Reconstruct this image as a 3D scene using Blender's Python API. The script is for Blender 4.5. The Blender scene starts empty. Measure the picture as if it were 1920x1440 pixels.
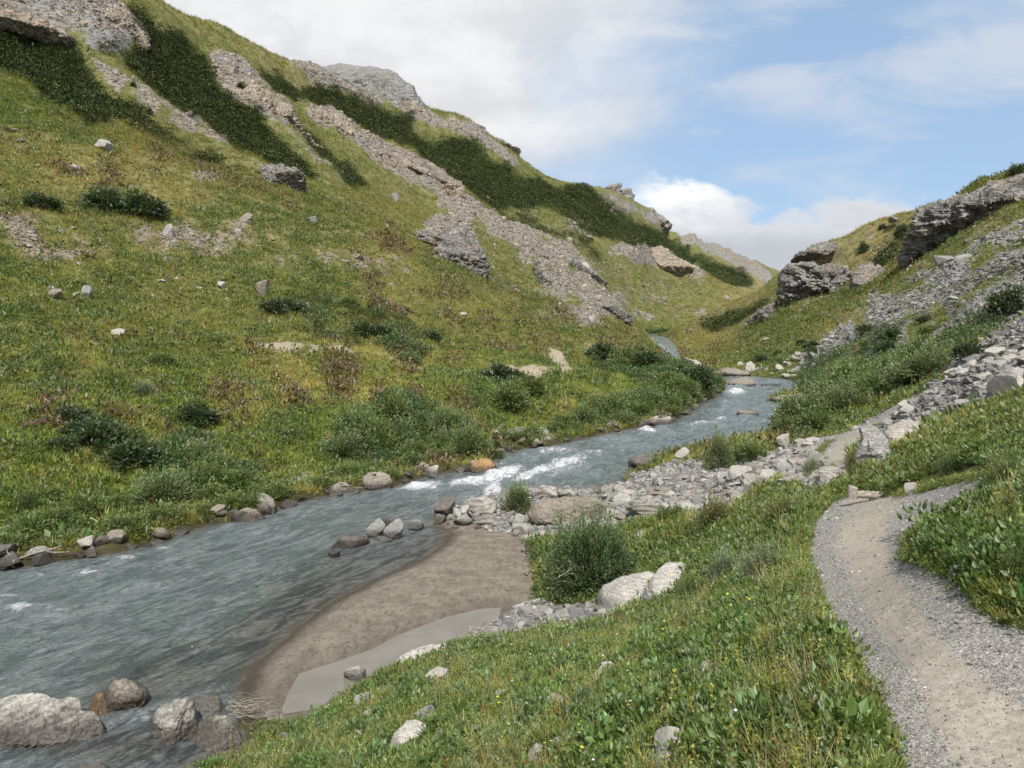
import bpy, math, random
import numpy as np
from mathutils import Vector, Matrix
rng = np.random.default_rng(7)
random.seed(7)
scene = bpy.context.scene
COL = scene.collection

# ------------------------------------------------------------------ camera
F = 1443.0            # focal length in pixels of a 1920 x 1440 frame
TILT = math.radians(4.75)
CT, ST = math.cos(TILT), math.sin(TILT)
cam_d = bpy.data.cameras.new('camera')
cam = bpy.data.objects.new('camera', cam_d)
COL.objects.link(cam)
cam.location = (0, 0, 0)
cam.rotation_euler = (math.radians(90) - TILT, 0, 0)
cam_d.sensor_width = 36.0
cam_d.lens = 36.0 * F / 1920.0
cam_d.clip_start = 0.05
cam_d.clip_end = 20000
scene.camera = cam

def ray(px, py):
    u = (np.asarray(px, float) - 960) / F
    v = (720 - np.asarray(py, float)) / F
    return u, CT + v * ST, -ST + v * CT
def at(px, py, Y):
    """world point seen at a pixel of the photograph, Y metres ahead"""
    x, y, z = ray(px, py)
    t = Y / y
    return np.stack([x * t, y * t + 0 * x, z * t], -1)
def on_plane(px, py, z):
    x, y, zz = ray(px, py)
    t = z / zz
    return np.stack([x * t, y * t, zz * t], -1)
def project(P):
    P = np.asarray(P, float)
    d = P[..., 1] * CT - P[..., 2] * ST
    up = P[..., 1] * ST + P[..., 2] * CT
    d = np.where(d < 1e-3, 1e-3, d)
    return 960 + F * P[..., 0] / d, 720 - F * up / d

# ------------------------------------------------------------------ noise
_perm = rng.permutation(256).astype(np.int64)
_perm = np.concatenate([_perm, _perm, _perm])
_g = rng.normal(size=(256, 3)); _g /= np.linalg.norm(_g, axis=1)[:, None]
def perlin(x, y, z=0.0, seed=0):
    x, y, z = np.broadcast_arrays(np.asarray(x, float), y, z)
    x = x + seed * 17.13; y = y + seed * 5.77; z = z + seed * 9.31
    xi, yi, zi = np.floor(x), np.floor(y), np.floor(z)
    fx, fy, fz = x - xi, y - yi, z - zi
    xi = xi.astype(np.int64) & 255; yi = yi.astype(np.int64) & 255; zi = zi.astype(np.int64) & 255
    u = fx*fx*fx*(fx*(fx*6-15)+10); v = fy*fy*fy*(fy*(fy*6-15)+10); w = fz*fz*fz*(fz*(fz*6-15)+10)
    r = 0
    for dx in (0, 1):
        wx = u if dx else 1 - u
        for dy in (0, 1):
            wy = v if dy else 1 - v
            for dz in (0, 1):
                wz = w if dz else 1 - w
                h = _perm[_perm[_perm[xi + dx] + yi + dy] + zi + dz]
                g = _g[h]
                r = r + wx*wy*wz*(g[..., 0]*(fx-dx) + g[..., 1]*(fy-dy) + g[..., 2]*(fz-dz))
    return r * 1.6
def fbm(x, y, z=0.0, o=4, seed=0, gain=0.5, lac=2.07):
    a, s, r = 1.0, 1.0, 0
    for k in range(o):
        r = r + a * perlin(np.asarray(x)*s, np.asarray(y)*s, np.asarray(z)*s, seed + k*3)
        a *= gain; s *= lac
    return r
def ridge(x, y, z=0.0, o=4, seed=0):
    a, s, r = 1.0, 1.0, 0
    for k in range(o):
        r = r + a * (1 - 2*np.abs(perlin(np.asarray(x)*s, np.asarray(y)*s, np.asarray(z)*s, seed + k*3)))
        a *= 0.5; s *= 2.1
    return r
def sstep(a, b, x):
    t = np.clip((x - a) / (b - a), 0, 1)
    return t*t*(3-2*t)

# ------------------------------------------------------------------ polygons
def inside(poly, x, y):
    p = np.asarray(poly, float); c = np.zeros(np.shape(x), bool)
    n = len(p); j = n - 1
    for i in range(n):
        xi, yi = p[i]; xj, yj = p[j]
        if yi != yj:
            c ^= ((yi > y) != (yj > y)) & (x < (xj-xi)*(y-yi)/(yj-yi) + xi)
        j = i
    return c
def edge_dist(poly, x, y, closed=True):
    p = np.asarray(poly, float); d = np.full(np.shape(x), 1e18)
    n = len(p)
    for i in range(n if closed else n - 1):
        a = p[i]; b = p[(i+1) % n]; e = b - a; L = e @ e + 1e-12
        t = np.clip(((x-a[0])*e[0] + (y-a[1])*e[1]) / L, 0, 1)
        d = np.minimum(d, (x-a[0]-t*e[0])**2 + (y-a[1]-t*e[1])**2)
    return np.sqrt(d)
def sdist(poly, x, y):
    d = edge_dist(poly, x, y)
    return np.where(inside(poly, x, y), -d, d)

# ------------------------------------------------------------------ mesh + object helpers
def new_mesh(name, V, Fc, mat=None, attrs=None, smooth=True, mat_idx=None):
    """V (n,3); Fc (m,3|4) int array"""
    V = np.ascontiguousarray(V, dtype=np.float32); Fc = np.ascontiguousarray(Fc, dtype=np.int32)
    k = Fc.shape[1]; m = len(Fc)
    me = bpy.data.meshes.new(name)
    me.vertices.add(len(V)); me.vertices.foreach_set('co', V.ravel())
    me.loops.add(m*k); me.loops.foreach_set('vertex_index', Fc.ravel())
    me.polygons.add(m)
    me.polygons.foreach_set('loop_start', np.arange(0, m*k, k, dtype=np.int32))
    try: me.polygons.foreach_set('loop_total', np.full(m, k, dtype=np.int32))
    except Exception: pass
    me.polygons.foreach_set('use_smooth', np.full(m, bool(smooth)))
    if mat is not None:
        for mm in (mat if isinstance(mat, (list, tuple)) else [mat]): me.materials.append(mm)
    if mat_idx is not None: me.polygons.foreach_set('material_index', np.ascontiguousarray(mat_idx, dtype=np.int32))
    me.update(calc_edges=True)
    for an, arr in (attrs or {}).items():
        arr = np.asarray(arr, np.float32)
        if arr.ndim == 1:
            a = me.attributes.new(an, 'FLOAT', 'POINT'); a.data.foreach_set('value', arr)
        else:
            if arr.shape[1] == 3: arr = np.concatenate([arr, np.ones((len(arr), 1), np.float32)], 1)
            a = me.attributes.new(an, 'FLOAT_COLOR', 'POINT'); a.data.foreach_set('color', arr.ravel())
    return me
def link(name, me, parent=None, loc=None):
    o = bpy.data.objects.new(name, me); COL.objects.link(o)
    if parent is not None: o.parent = parent
    if loc is not None: o.location = loc
    return o
def tag(o, label=None, cat=None, group=None, kind=None):
    if label: o['label'] = label
    if cat: o['category'] = cat
    if group: o['group'] = group
    if kind: o['kind'] = kind
    return o
def root_empty(name, loc, label, cat, group=None):
    o = bpy.data.objects.new(name, None); COL.objects.link(o); o.location = loc
    o.empty_display_size = 0.2
    return tag(o, label, cat, group)
def grid_faces(nu, nv, wrap=False):
    i = np.arange(nu if wrap else nu-1); j = np.arange(nv-1)
    I, J = np.meshgrid(i, j, indexing='ij'); I2 = (I+1) % nu
    return np.stack([I*nv+J, I2*nv+J, I2*nv+J+1, I*nv+J+1], -1).reshape(-1, 4)

# ------------------------------------------------------------------ material helpers
class NT:
    def __init__(s, name):
        s.m = bpy.data.materials.new(name); s.m.use_nodes = True
        s.t = s.m.node_tree; s.t.nodes.clear()
        s.out = s.t.nodes.new('ShaderNodeOutputMaterial')
    def n(s, typ, **kw):
        nd = s.t.nodes.new(typ)
        for k, v in kw.items(): setattr(nd, k, v)
        return nd
    def set(s, sock, v):
        if hasattr(v, 'is_output'): s.t.links.new(v, sock)
        elif v is not None: sock.default_value = v
    def attr(s, name, out='Fac'):
        return s.n('ShaderNodeAttribute', attribute_name=name).outputs[out]
    def coord(s, which='Object'):
        if which == 'Position': return s.n('ShaderNodeNewGeometry').outputs['Position']
        return s.n('ShaderNodeTexCoord').outputs[which]
    def mapping(s, vec, scale=(1,1,1), rot=(0,0,0), loc=(0,0,0)):
        nd = s.n('ShaderNodeMapping'); s.set(nd.inputs['Vector'], vec)
        nd.inputs['Scale'].default_value = scale; nd.inputs['Rotation'].default_value = rot; nd.inputs['Location'].default_value = loc
        return nd.outputs[0]
    def noise(s, vec, scale, detail=4, rough=0.55, dist=0.0, out='Fac'):
        nd = s.n('ShaderNodeTexNoise'); s.set(nd.inputs['Vector'], vec)
        nd.inputs['Scale'].default_value = scale; nd.inputs['Detail'].default_value = detail
        nd.inputs['Roughness'].default_value = rough; nd.inputs['Distortion'].default_value = dist
        return nd.outputs[out]
    def voronoi(s, vec, scale, feature='F1', out='Distance', rand=1.0):
        nd = s.n('ShaderNodeTexVoronoi', feature=feature); s.set(nd.inputs['Vector'], vec)
        nd.inputs['Scale'].default_value = scale; nd.inputs['Randomness'].default_value = rand
        return nd.outputs[out]
    def math(s, op, a, b=None, c=None, clamp=False):
        nd = s.n('ShaderNodeMath', operation=op, use_clamp=clamp)
        s.set(nd.inputs[0], a)
        if b is not None: s.set(nd.inputs[1], b)
        if c is not None: s.set(nd.inputs[2], c)
        return nd.outputs[0]
    def ss(s, x, lo, hi, a=0.0, b=1.0):
        nd = s.n('ShaderNodeMapRange', interpolation_type='SMOOTHSTEP'); s.set(nd.inputs['Value'], x)
        nd.inputs['From Min'].default_value = lo; nd.inputs['From Max'].default_value = hi
        nd.inputs['To Min'].default_value = a; nd.inputs['To Max'].default_value = b
        return nd.outputs[0]
    def mix(s, fac, a, b, blend='MIX'):
        nd = s.n('ShaderNodeMix', data_type='RGBA', blend_type=blend); nd.clamp_factor = True
        s.set(nd.inputs['Factor'], fac)
        for sock, v in ((nd.inputs['A'], a), (nd.inputs['B'], b)):
            pass
        sa = [i for i in nd.inputs if i.name == 'A' and i.type == 'RGBA'][0]
        sb = [i for i in nd.inputs if i.name == 'B' and i.type == 'RGBA'][0]
        for sock, v in ((sa, a), (sb, b)):
            if isinstance(v, (tuple, list)) and len(v) == 3: v = (*v, 1)
            s.set(sock, v)
        return [o for o in nd.outputs if o.type == 'RGBA'][0]
    def ramp(s, fac, stops):
        nd = s.n('ShaderNodeValToRGB'); s.set(nd.inputs[0], fac)
        cr = nd.color_ramp
        while len(cr.elements) < len(stops): cr.elements.new(0.5)
        for e, (p, c) in zip(cr.elements, stops):
            e.position = p; e.color = (*c, 1) if len(c) == 3 else c
        return nd.outputs[0]
    def bump(s, h, strength=0.5, dist=0.1, normal=None):
        nd = s.n('ShaderNodeBump'); s.set(nd.inputs['Height'], h)
        nd.inputs['Strength'].default_value = strength; nd.inputs['Distance'].default_value = dist
        if normal is not None: s.set(nd.inputs['Normal'], normal)
        return nd.outputs[0]
    def principled(s, color, rough=0.9, normal=None, spec=0.3, **kw):
        nd = s.n('ShaderNodeBsdfPrincipled')
        if isinstance(color, (tuple, list)) and len(color) == 3: color = (*color, 1)
        s.set(nd.inputs['Base Color'], color); s.set(nd.inputs['Roughness'], rough)
        s.set(nd.inputs['Specular IOR Level'], spec)
        if normal is not None: s.set(nd.inputs['Normal'], normal)
        for k, v in kw.items(): s.set(nd.inputs[k.replace('_', ' ')], v)
        return nd.outputs[0]
    def done(s, shader):
        s.t.links.new(shader, s.out.inputs['Surface']); return s.m
# ------------------------------------------------------------------ river banks (pixels of the photograph on the plane of the water)
ZW = -6.0
LB = [(-700,1240),(-250,1120),(0,1068),(70,1060),(120,1050),(200,1040),(300,1018),(390,985),(445,978),(500,963),(560,943),(640,925),(700,918),(740,915),
      (800,893),(860,885),(930,880),(925,862),(945,848),(1030,838),(1100,822),(1180,805),(1255,793),(1300,768),(1340,743),(1353,727)]
RB = [(1415,707),(1470,710),(1500,717),(1502,733),(1445,742),(1440,752),(1500,755),(1487,772),(1472,785),(1462,800),(1450,812),(1415,822),(1390,828),
      (1330,835),(1290,836),(1268,850),(1232,852),(1198,868),(1180,888),(1160,905),(1100,918),(1000,915),(940,918),(880,943),(825,962),(808,985),(838,1003),
      (828,1022),(780,1055),(700,1090),(620,1130),(560,1175),(500,1225),(468,1260),(455,1300),(452,1340),(462,1385),(440,1408),(395,1418),(350,1445),(300,1500),(200,1620),(0,1800),(-700,2000)]
lb = [tuple(on_plane(a, b, ZW)[:2]) for a, b in LB] + [(19.6, 78), (20.0, 90), (20.8, 105), (22.8, 122), (28.5, 160), (35, 205), (45, 265), (51, 322)]
rb = [(60, 326), (52.5, 258), (46, 222), (39, 184), (33, 152), (27.4, 124), (25.6, 108)] + [tuple(on_plane(1345, 697, ZW)[:2]), tuple(on_plane(1383, 698, ZW)[:2])] + [tuple(on_plane(a, b, ZW)[:2]) for a, b in RB]
RIVER = np.array(lb + rb)
PUDDLE_PX = [(942,1139),(900,1141),(830,1158),(745,1190),(700,1215),(630,1240),(560,1262),(538,1300),(522,1342),(600,1328),(650,1292),(690,1275),(740,1252),(850,1208),(900,1182),(935,1165)]
ZP = -5.90
PUDDLE = np.array([on_plane(a, b, ZP)[:2] for a, b in PUDDLE_PX])
SANDBAR = np.array([on_plane(a, b, -5.85)[:2] for a, b in [(830,1000),(985,985),(1000,1060),(1000,1120),(950,1165),(900,1195),(740,1255),(650,1300),(560,1345),(440,1350),(440,1290),(470,1240),(560,1165),(700,1080)]])

# ------------------------------------------------------------------ terrain control points: pixel, distance ahead
CP = [
 # foreground bank, right of the river
 (1850,1440,2.75),(1600,1100,6.0),(1630,935,11.2),(1580,870,17),(1640,790,25),(1700,758,31),(1690,1440,2.9),(1300,1440,3.8),(960,1440,5.2),(700,1440,6.9),(450,1440,9.3),(250,1560,7.9),
 (1100,1300,6.6),(1300,1200,6.6),(850,1300,8.6),(1000,1230,9.8),(1520,1100,6.6),(1530,1000,8.9),(1180,1150,12.6),(1300,1100,11.2),(1400,1100,9.0),(1450,1000,11),
 (1300,1000,15.8),(1200,960,20.5),(1000,955,23.5),(1400,900,21.5),(1270,885,28.0),(1350,835,36),(1460,800,43.5),(1100,1130,14.6),(1080,1000,19.8),(1560,905,13.5),(1500,860,21),
 (1750,1000,6.8),(1920,1000,4.6),(1920,1200,3.5),(1920,1440,2.7),(1920,860,7.6),(1750,860,11.6),(1840,920,6.9),(1700,920,10.5),(1660,850,16.5),(1740,790,20),(1640,860,15.5),
 (1920,755,12.5),(1800,720,21),(1920,660,23),(1830,690,22.5),(1700,745,29),(2200,1000,4.2),(2200,700,11),(2200,400,24),(2600,900,4.0),(2600,300,18),
 # right slope
 (1560,790,37),(1500,775,50),(1550,720,56),(1510,722,72),(1600,690,56),(1700,700,42),(1760,660,46),(1800,655,38),(1700,620,62),(1600,650,72),(1500,655,90),(1430,690,88),(1350,650,140),(1300,625,230),(1290,650,160),
 (1920,600,40),(1920,480,62),(1840,560,55),(1800,460,80),(1700,520,88),(1600,580,98),(1920,375,86),(1720,470,112),(1620,545,112),(1480,590,128),(1400,615,150),(1330,630,190),
 # outcrop crests and the ochre hill behind
 (1915,318,100),(1800,370,118),(1725,402,150),(1640,430,160),(1560,462,168),(1500,488,172),(1465,528,182),(1455,532,215),(1400,556,222),(1350,578,226),(1300,608,234),
 (1500,560,140),(1600,520,140),(1680,470,140),
 # left bank and meadow
 (0,1045,19.6),(0,950,22),(200,1015,22.2),(400,962,25),(640,905,29.3),(800,875,32.4),(900,862,34.3),(1030,815,40.5),(1180,785,47),(1300,745,56),(1345,716,69),(1318,700,76),(1282,681,84),(1245,661,97),(1300,640,180),(1400,668,112),(1340,680,118),
 (0,800,27),(300,850,28.5),(300,750,34),(600,800,34),(600,860,31),(900,760,41),(1100,760,48),(1200,700,64),(1050,690,58),(700,660,52),(500,665,47),(300,660,43),(0,660,37),
 (900,640,72),(1100,640,86),(1200,655,96),(1210,637,112),(600,560,63),(800,540,84),(1000,580,100),(300,520,58),(0,520,48),(0,350,68),(300,400,78),(600,460,84),(0,250,90),(300,300,100),(500,380,98),
 (0,135,122),(200,225,117),(400,320,114),(560,370,116),(640,400,120),(760,450,116),(860,515,112),(1010,562,114),(1100,592,118),(-400,700,30),(-400,400,50),(-400,0,110),(-400,1000,20),(-400,1100,15.5),
 # behind the near hill
 (200,190,150),(480,290,165),(640,370,160),(760,425,165),(900,480,165),(1010,530,165),(1100,570,165),(1180,605,335),(1215,623,335),(1255,611,345),(1300,594,390),(1380,556,480),(1200,570,380),(1140,590,190),
 (0,0,185),(100,60,185),(200,130,180),(-100,-200,190),(-400,-400,190),(300,170,190),(400,250,182),(-400,-120,150),
 (1200,520,430),(1100,470,350),(1300,510,460),(1000,420,350),(900,420,270),(800,400,250),(700,330,250),(600,280,235),(500,200,235),(400,110,255),(900,340,360),(1050,400,420),(1200,450,520),(1330,520,620),(1400,540,650),
 (700,240,330),(800,300,360),(600,190,330),
]
SKY = [(-400,-520,215),(100,-160,240),(292,2,262),(400,48,290),(530,113,335),(575,136,370),(620,156,400),(700,186,440),(790,207,480),(870,226,505),(980,304,525),(1090,348,560),(1160,368,580),(1190,388,600),(1235,420,670),(1310,458,790),(1400,492,930),(1280,447,740),(1350,470,850),(1440,508,1000),(1462,518,1050),(1500,530,1100),
       (1725,400,151),(1640,428,162),(1560,460,170),(1500,486,174),(1914,316,102),(1820,352,118),(2000,290,100),(2300,150,70),(1210,636,114),(1010,560,116),(760,449,118),(400,319,117),(0,133,125),(1455,531,217),(1380,563,226)]
pts = [at(*p) for p in CP] + [at(*p) for p in SKY]
# a few points given directly: beside and behind the camera
pts += [np.array(p, float) for p in [(0.25,1.0,-1.62),(1.2,1.6,-1.6),(-1,1.2,-2.2),(-4,2.5,-4.2),(-8,4,-5.9),(3.5,1.2,-0.95),(6,2,0.8),(14,6,3.6),(-20,8,-6.6),(-40,12,-2),(-80,25,16),(30,15,9),(60,60,24),(100,100,33),(130,60,38),
        (95,520,3),(140,700,20)]]
pts = np.array(pts)
extra = []
for i, (px, py, Y) in enumerate(SKY):
    near = 0
    P = at(px, py, Y)
    if (px, py) in ((1210,636),(1010,560),(760,449),(400,319),(0,133),(1455,531),(1380,563)):
        r = math.hypot(P[0], P[1]); extra.append((P[0]*1.1, P[1]*1.1, P[2]*1.1 - 0.018*r)); continue
    extra.append(tuple(np.array([P[0]*1.15, P[1]*1.15, P[2]*1.05])))
    if px < 1480 or px > 1900: extra.append((P[0]*1.6, P[1]*1.6, P[2]*0.95)); extra.append((P[0]*3.2, P[1]*3.2, P[2]*0.6))
pts = np.concatenate([pts, np.array(extra)])
TH0, TH1 = math.radians(-62), math.radians(62)
L0, L1 = math.log(0.8), math.log(3500)
KB = 0.42
cx = np.arctan2(pts[:, 0], pts[:, 1]); cr = np.hypot(pts[:, 0], pts[:, 1]); cb = KB*np.log(cr); cE = pts[:, 2]/cr
def _k(d2): return 0.5*d2*np.log(d2 + 1e-12)
n = len(pts)
A = np.zeros((n+3, n+3))
A[:n, :n] = _k((cx[:, None]-cx)**2 + (cb[:, None]-cb)**2) + np.eye(n)*2e-4
A[:n, n] = 1; A[:n, n+1] = cx; A[:n, n+2] = cb
A[n:, :n] = A[:n, n:].T
w = np.linalg.solve(A, np.concatenate([cE, [0, 0, 0]]))
def tpsE(th, b):
    out = np.zeros(th.shape)
    for i in range(n): out += w[i]*_k((th-cx[i])**2 + (b-cb[i])**2)
    return out + w[n] + w[n+1]*th + w[n+2]*b
# coarse evaluation, then cubic-smooth upsampling onto the fine polar grid
NTH = 1150
lr_parts = [np.linspace(L0, math.log(12), 170, endpoint=False), np.linspace(math.log(12), math.log(700), 800, endpoint=False), np.linspace(math.log(700), L1, 70)]
LR = np.concatenate(lr_parts); NR = len(LR)
TH = np.linspace(TH0, TH1, NTH)
ct = np.linspace(TH0, TH1, 260); cl = np.linspace(L0, L1, 260)
Ec = tpsE(*np.meshgrid(ct, KB*cl, indexing='ij'))
def upsample(Ec):
    def cub(a, x, xs):  # Catmull-Rom along axis 0
        f = (xs-x[0])/(x[1]-x[0]); i = np.clip(np.floor(f).astype(int), 0, len(x)-2); t = (f-i)[:, None]
        g = lambda k: a[np.clip(i+k, 0, len(x)-1)]
        p0, p1, p2, p3 = g(-1), g(0), g(1), g(2)
        return 0.5*((2*p1)+(-p0+p2)*t+(2*p0-5*p1+4*p2-p3)*t*t+(-p0+3*p1-3*p2+p3)*t**3)
    a = cub(Ec, ct, TH)
    return cub(a.T, cl, LR).T
E = upsample(Ec)
R = np.exp(LR)[None, :]
X = np.sin(TH)[:, None]*R; Y_ = np.cos(TH)[:, None]*R
Hh = E*R
# ---- image-space paint of what grows where, sampled once per ground vertex (stored on the ground)
MW, MH, MS = 560, 440, 4       # mask maps cover -160..2080, -160..1600
gx, gy = np.meshgrid(np.arange(MW)*MS-160, np.arange(MH)*MS-160)
def blur(a, s):
    if s <= 0: return a
    k = np.exp(-0.5*(np.arange(-int(3*s)-1, int(3*s)+2)/s)**2); k /= k.sum(); h = len(k)//2
    for ax in (0, 1):
        p = np.pad(a, [(h, h) if i == ax else (0, 0) for i in (0, 1)], mode='edge')
        a = sum(k[i]*np.take(p, np.arange(i, i+a.shape[ax]), axis=ax) for i in range(len(k)))
    return a
def pmask(polys, s=1.5):
    m = np.zeros(gx.shape)
    for p in polys:
        wgt = 1.0
        if isinstance(p, tuple): wgt, p = p
        m = np.maximum(m, inside(p, gx, gy)*wgt)
    return blur(m, s)
def msample(m, px, py):
    fx = np.clip((px+160)/MS, 0, MW-1.001); fy = np.clip((py+160)/MS, 0, MH-1.001)
    ix = fx.astype(int); iy = fy.astype(int); tx = fx-ix; ty = fy-iy
    return (m[iy, ix]*(1-tx)+m[iy, ix+1]*tx)*(1-ty) + (m[iy+1, ix]*(1-tx)+m[iy+1, ix+1]*tx)*ty
M = {}
M['shrub'] = pmask([
 [(-160,0),(0,45),(60,52),(120,68),(150,95),(175,150),(180,175),(215,205),(228,225),(170,235),(110,205),(60,165),(0,135),(-160,100)],
 [(235,22),(275,30),(300,48),(345,65),(378,92),(392,130),(415,165),(450,205),(495,228),(520,258),(548,285),(580,315),(610,335),(560,330),(500,300),(440,282),(400,252),(350,215),(310,190),(250,140),(230,112),(180,105),(165,88),(240,100),(275,85),(280,70),(250,45)],
 [(548,200),(570,240),(600,265),(640,300),(688,345),(680,352),(650,342),(610,305),(575,280),(552,250)],
 [(485,128),(520,140),(560,165),(600,168),(660,180),(700,198),(735,205),(775,222),(760,235),(800,255),(870,262),(905,275),(940,300),(1000,320),(1060,350),(1120,352),(1160,385),(1210,420),(1280,460),(1330,490),(1400,520),(1430,540),(1390,540),(1330,515),(1250,480),(1190,455),(1130,440),(1080,425),(1040,398),(1000,385),(940,388),(900,372),(870,350),(830,322),(790,305),(770,275),(720,262),(690,250),(640,222),(600,208),(560,190),(520,185),(500,160)],
 (0.45,[(890,330),(940,370),(1000,400),(1060,430),(1150,470),(1150,495),(1080,480),(1000,440),(940,420),(890,385)]),
 (0.4,[(200,180),(260,200),(420,300),(520,350),(640,390),(500,350),(380,310),(250,250)]),
 (0.75,[(140,375),(200,370),(300,395),(290,412),(200,410),(120,395)]),
 (0.75,[(0,380),(60,375),(50,395),(0,398)]),
 (0.8,[(1320,615),(1400,588),(1440,560),(1460,578),(1390,618),(1340,628)]),
 (0.7,[(1640,500),(1690,460),(1700,490),(1660,510)]),(0.6,[(1700,425),(1720,410),(1710,470),(1690,440)]),
 (0.32,[(1400,660),(1500,670),(1600,640),(1700,600),(1800,540),(1900,500),(1920,510),(1820,570),(1720,640),(1620,690),(1560,700),(1480,720),(1400,690)]),
 (1.0,[(1470,805),(1490,770),(1520,750),(1500,720),(1520,690),(1600,680),(1700,690),(1760,655),(1800,660),(1740,715),(1620,770),(1540,798),(1490,828)]),
 (0.8,[(1760,620),(1850,590),(1900,600),(1860,640),(1780,660)]),
 (0.8,[(300,850),(370,800),(420,870),(500,880),(440,960),(340,960),(290,900)]),(0.8,[(620,830),(720,740),(820,760),(900,820),(910,860),(780,880),(700,890),(630,880)]),
 (0.7,[(880,710),(960,715),(1000,740),(960,780),(890,760)]),(0.7,[(1100,660),(1200,670),(1330,700),(1350,730),(1290,780),(1200,780),(1180,720),(1110,690)]),
 (0.5,[(150,780),(260,800),(300,850),(200,880),(120,830)]),(0.45,[(560,540),(760,600),(900,640),(820,680),(600,640),(500,580)]),
 ], 1.8)
M['rock'] = pmask([
 [(-160,-100),(150,-60),(205,0),(240,30),(275,62),(285,80),(262,88),(230,110),(170,100),(140,80),(60,55),(0,40),(-160,-10)],
 (0.75,[(140,85),(165,100),(210,140),(300,190),(380,232),(425,262),(442,292),(400,278),(350,255),(300,228),(240,190),(180,140)]),
 [(380,95),(410,95),(445,112),(500,150),(520,190),(550,190),(548,240),(575,275),(660,340),(640,338),(600,312),(540,265),(500,240),(450,195),(415,165),(395,130)],
 [(550,190),(620,210),(690,262),(760,300),(850,345),(880,385),(910,402),(960,432),(1040,462),(1000,472),(940,460),(870,418),(800,372),(750,345),(690,305),(660,285),(640,262),(580,222)],
 (0.85,[(740,360),(800,380),(870,430),(960,480),(1010,545),(1090,600),(1180,605),(1260,615),(1180,580),(1060,460),(1000,440),(880,410)]),
 (0.8,[(1040,395),(1080,400),(1110,425),(1090,440),(1060,430)]),
 (0.9,[(1130,452),(1240,462),(1300,500),(1335,525),(1290,528),(1200,495),(1140,478)]),
 [(540,108),(600,115),(660,170),(700,180),(790,205),(880,232),(985,300),(980,312),(900,272),(850,250),(790,232),(700,195),(600,165),(560,140)],
 [(1120,345),(1190,385),(1290,440),(1340,460),(1450,508),(1462,520),(1430,522),(1330,484),(1240,430),(1150,390)],
 (0.7,[(1330,480),(1440,505),(1460,530),(1400,520)]),
 (0.8,[(780,425),(880,420),(920,480),(910,515),(840,500)]),
 (0.6,[(1560,465),(1640,440),(1640,480),(1560,520),(1490,520),(1470,500)]),
 (0.9,[(1390,608),(1460,560),(1475,580),(1440,600)]),
 (0.8,[(1300,605),(1340,580),(1350,592),(1330,605)]),
 ], 1.2)
M['soil'] = pmask([
 (0.8,[(0,395),(100,380),(150,400),(240,425),(330,425),(480,425),(620,475),(780,490),(830,520),(700,520),(600,515),(500,478),(330,485),(180,490),(0,485)]),
 (0.9,[(570,455),(700,490),(720,500),(600,500)]),(0.7,[(470,530),(520,530),(510,575),(480,560)]),
 (0.5,[(340,320),(420,330),(410,350),(350,340)]),(0.8,[(1190,475),(1290,500),(1330,528),(1220,510)]),
 (0.5,[(500,100),(620,150),(760,220),(780,260),(700,230),(560,150)]),
 (1.2,[(1100,910),(1290,890),(1310,900),(1290,945),(1180,950),(1050,930)]),
 (0.5,[(1000,790),(1030,800),(1030,835),(950,845),(925,820),(930,790)]),
 (0.6,[(1490,1150),(1540,1150),(1500,1200),(1380,1240),(1350,1235)]),
 ], 1.5)
M['scree'] = pmask([
 (0.66,[(1450,700),(1540,640),(1640,570),(1740,500),(1840,450),(2080,310),(2080,600),(1920,620),(1800,680),(1720,700),(1640,690),(1540,700)]),
 (1.05,[(2080,310),(1920,415),(1830,448),(1740,495),(1640,560),(1550,635),(1515,665),(1640,645),(1760,590),(1860,530),(2080,450)]),
 (1.15,[(2080,470),(1920,520),(1820,578),(1740,612),(1630,680),(1700,680),(1780,640),(1860,600),(2080,540)]),
 (1.25,[(2080,560),(1920,610),(1860,650),(1800,690),(1730,745),(1620,790),(1560,815),(1480,835),(1350,870),(1250,880),(1190,885),(1170,915),(1260,905),(1340,935),(1470,900),(1520,925),(1560,920),(1600,870),(1620,855),(1740,790),(1850,760),(1920,735),(2080,700)]),
 (0.7,[(1640,680),(1700,640),(1740,650),(1690,690)]),(0.8,[(1440,690),(1500,660),(1560,690),(1500,720),(1440,712)]),
 (1.2,[(960,1150),(1010,1130),(1120,1140),(1180,1140),(1160,1170),(1000,1200),(900,1215),(880,1195)]),
 (1.25,[(800,960),(930,920),(1100,915),(1190,925),(1300,895),(1400,905),(1470,915),(1400,945),(1300,978),(1190,990),(1060,1005),(960,1010),(830,1005)]),
 (0.8,[(925,800),(1030,790),(1040,840),(925,850)]),(0.6,[(450,930),(600,885),(600,930),(460,970)]),
 (0.5,[(1350,610),(1480,585),(1470,600),(1400,620)]),
 ], 1.2)
M['path'] = pmask([
 [(1610,1700),(1684,1440),(1628,1290),(1550,1180),(1513,1060),(1518,980),(1556,935),(1600,923),(1695,925),(1790,905),(1850,890),(1880,915),(1800,962),(1712,1008),(1700,1045),(1750,1066),(1805,1090),(1850,1145),(1905,1172),(2080,1200),(2080,1700)],
 [(1590,930),(1600,905),(1560,880),(1530,852),(1570,815),(1640,785),(1700,750),(1720,735),(1735,742),(1700,762),(1640,800),(1620,830),(1600,870),(1612,905),(1625,930)],
 [(1740,650),(1760,650),(1770,668),(1755,668)],
 [(465,666),(520,653),(582,656),(530,671),(480,677)],[(622,653),(710,656),(640,667)],[(1022,656),(1060,652),(1060,675),(1090,702),(1052,710),(1030,692)],
 (1.0,[(850,686),(1030,702),(1050,711),(930,711)]),(.85,[(578,656),(625,653),(625,662),(580,665)]),(.8,[(705,655),(760,668),(860,687),(860,696),(755,677),(705,664)]),(0.5,[(1085,640),(1110,640),(1110,660),(1090,655)]),
 ], 0.7)
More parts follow.
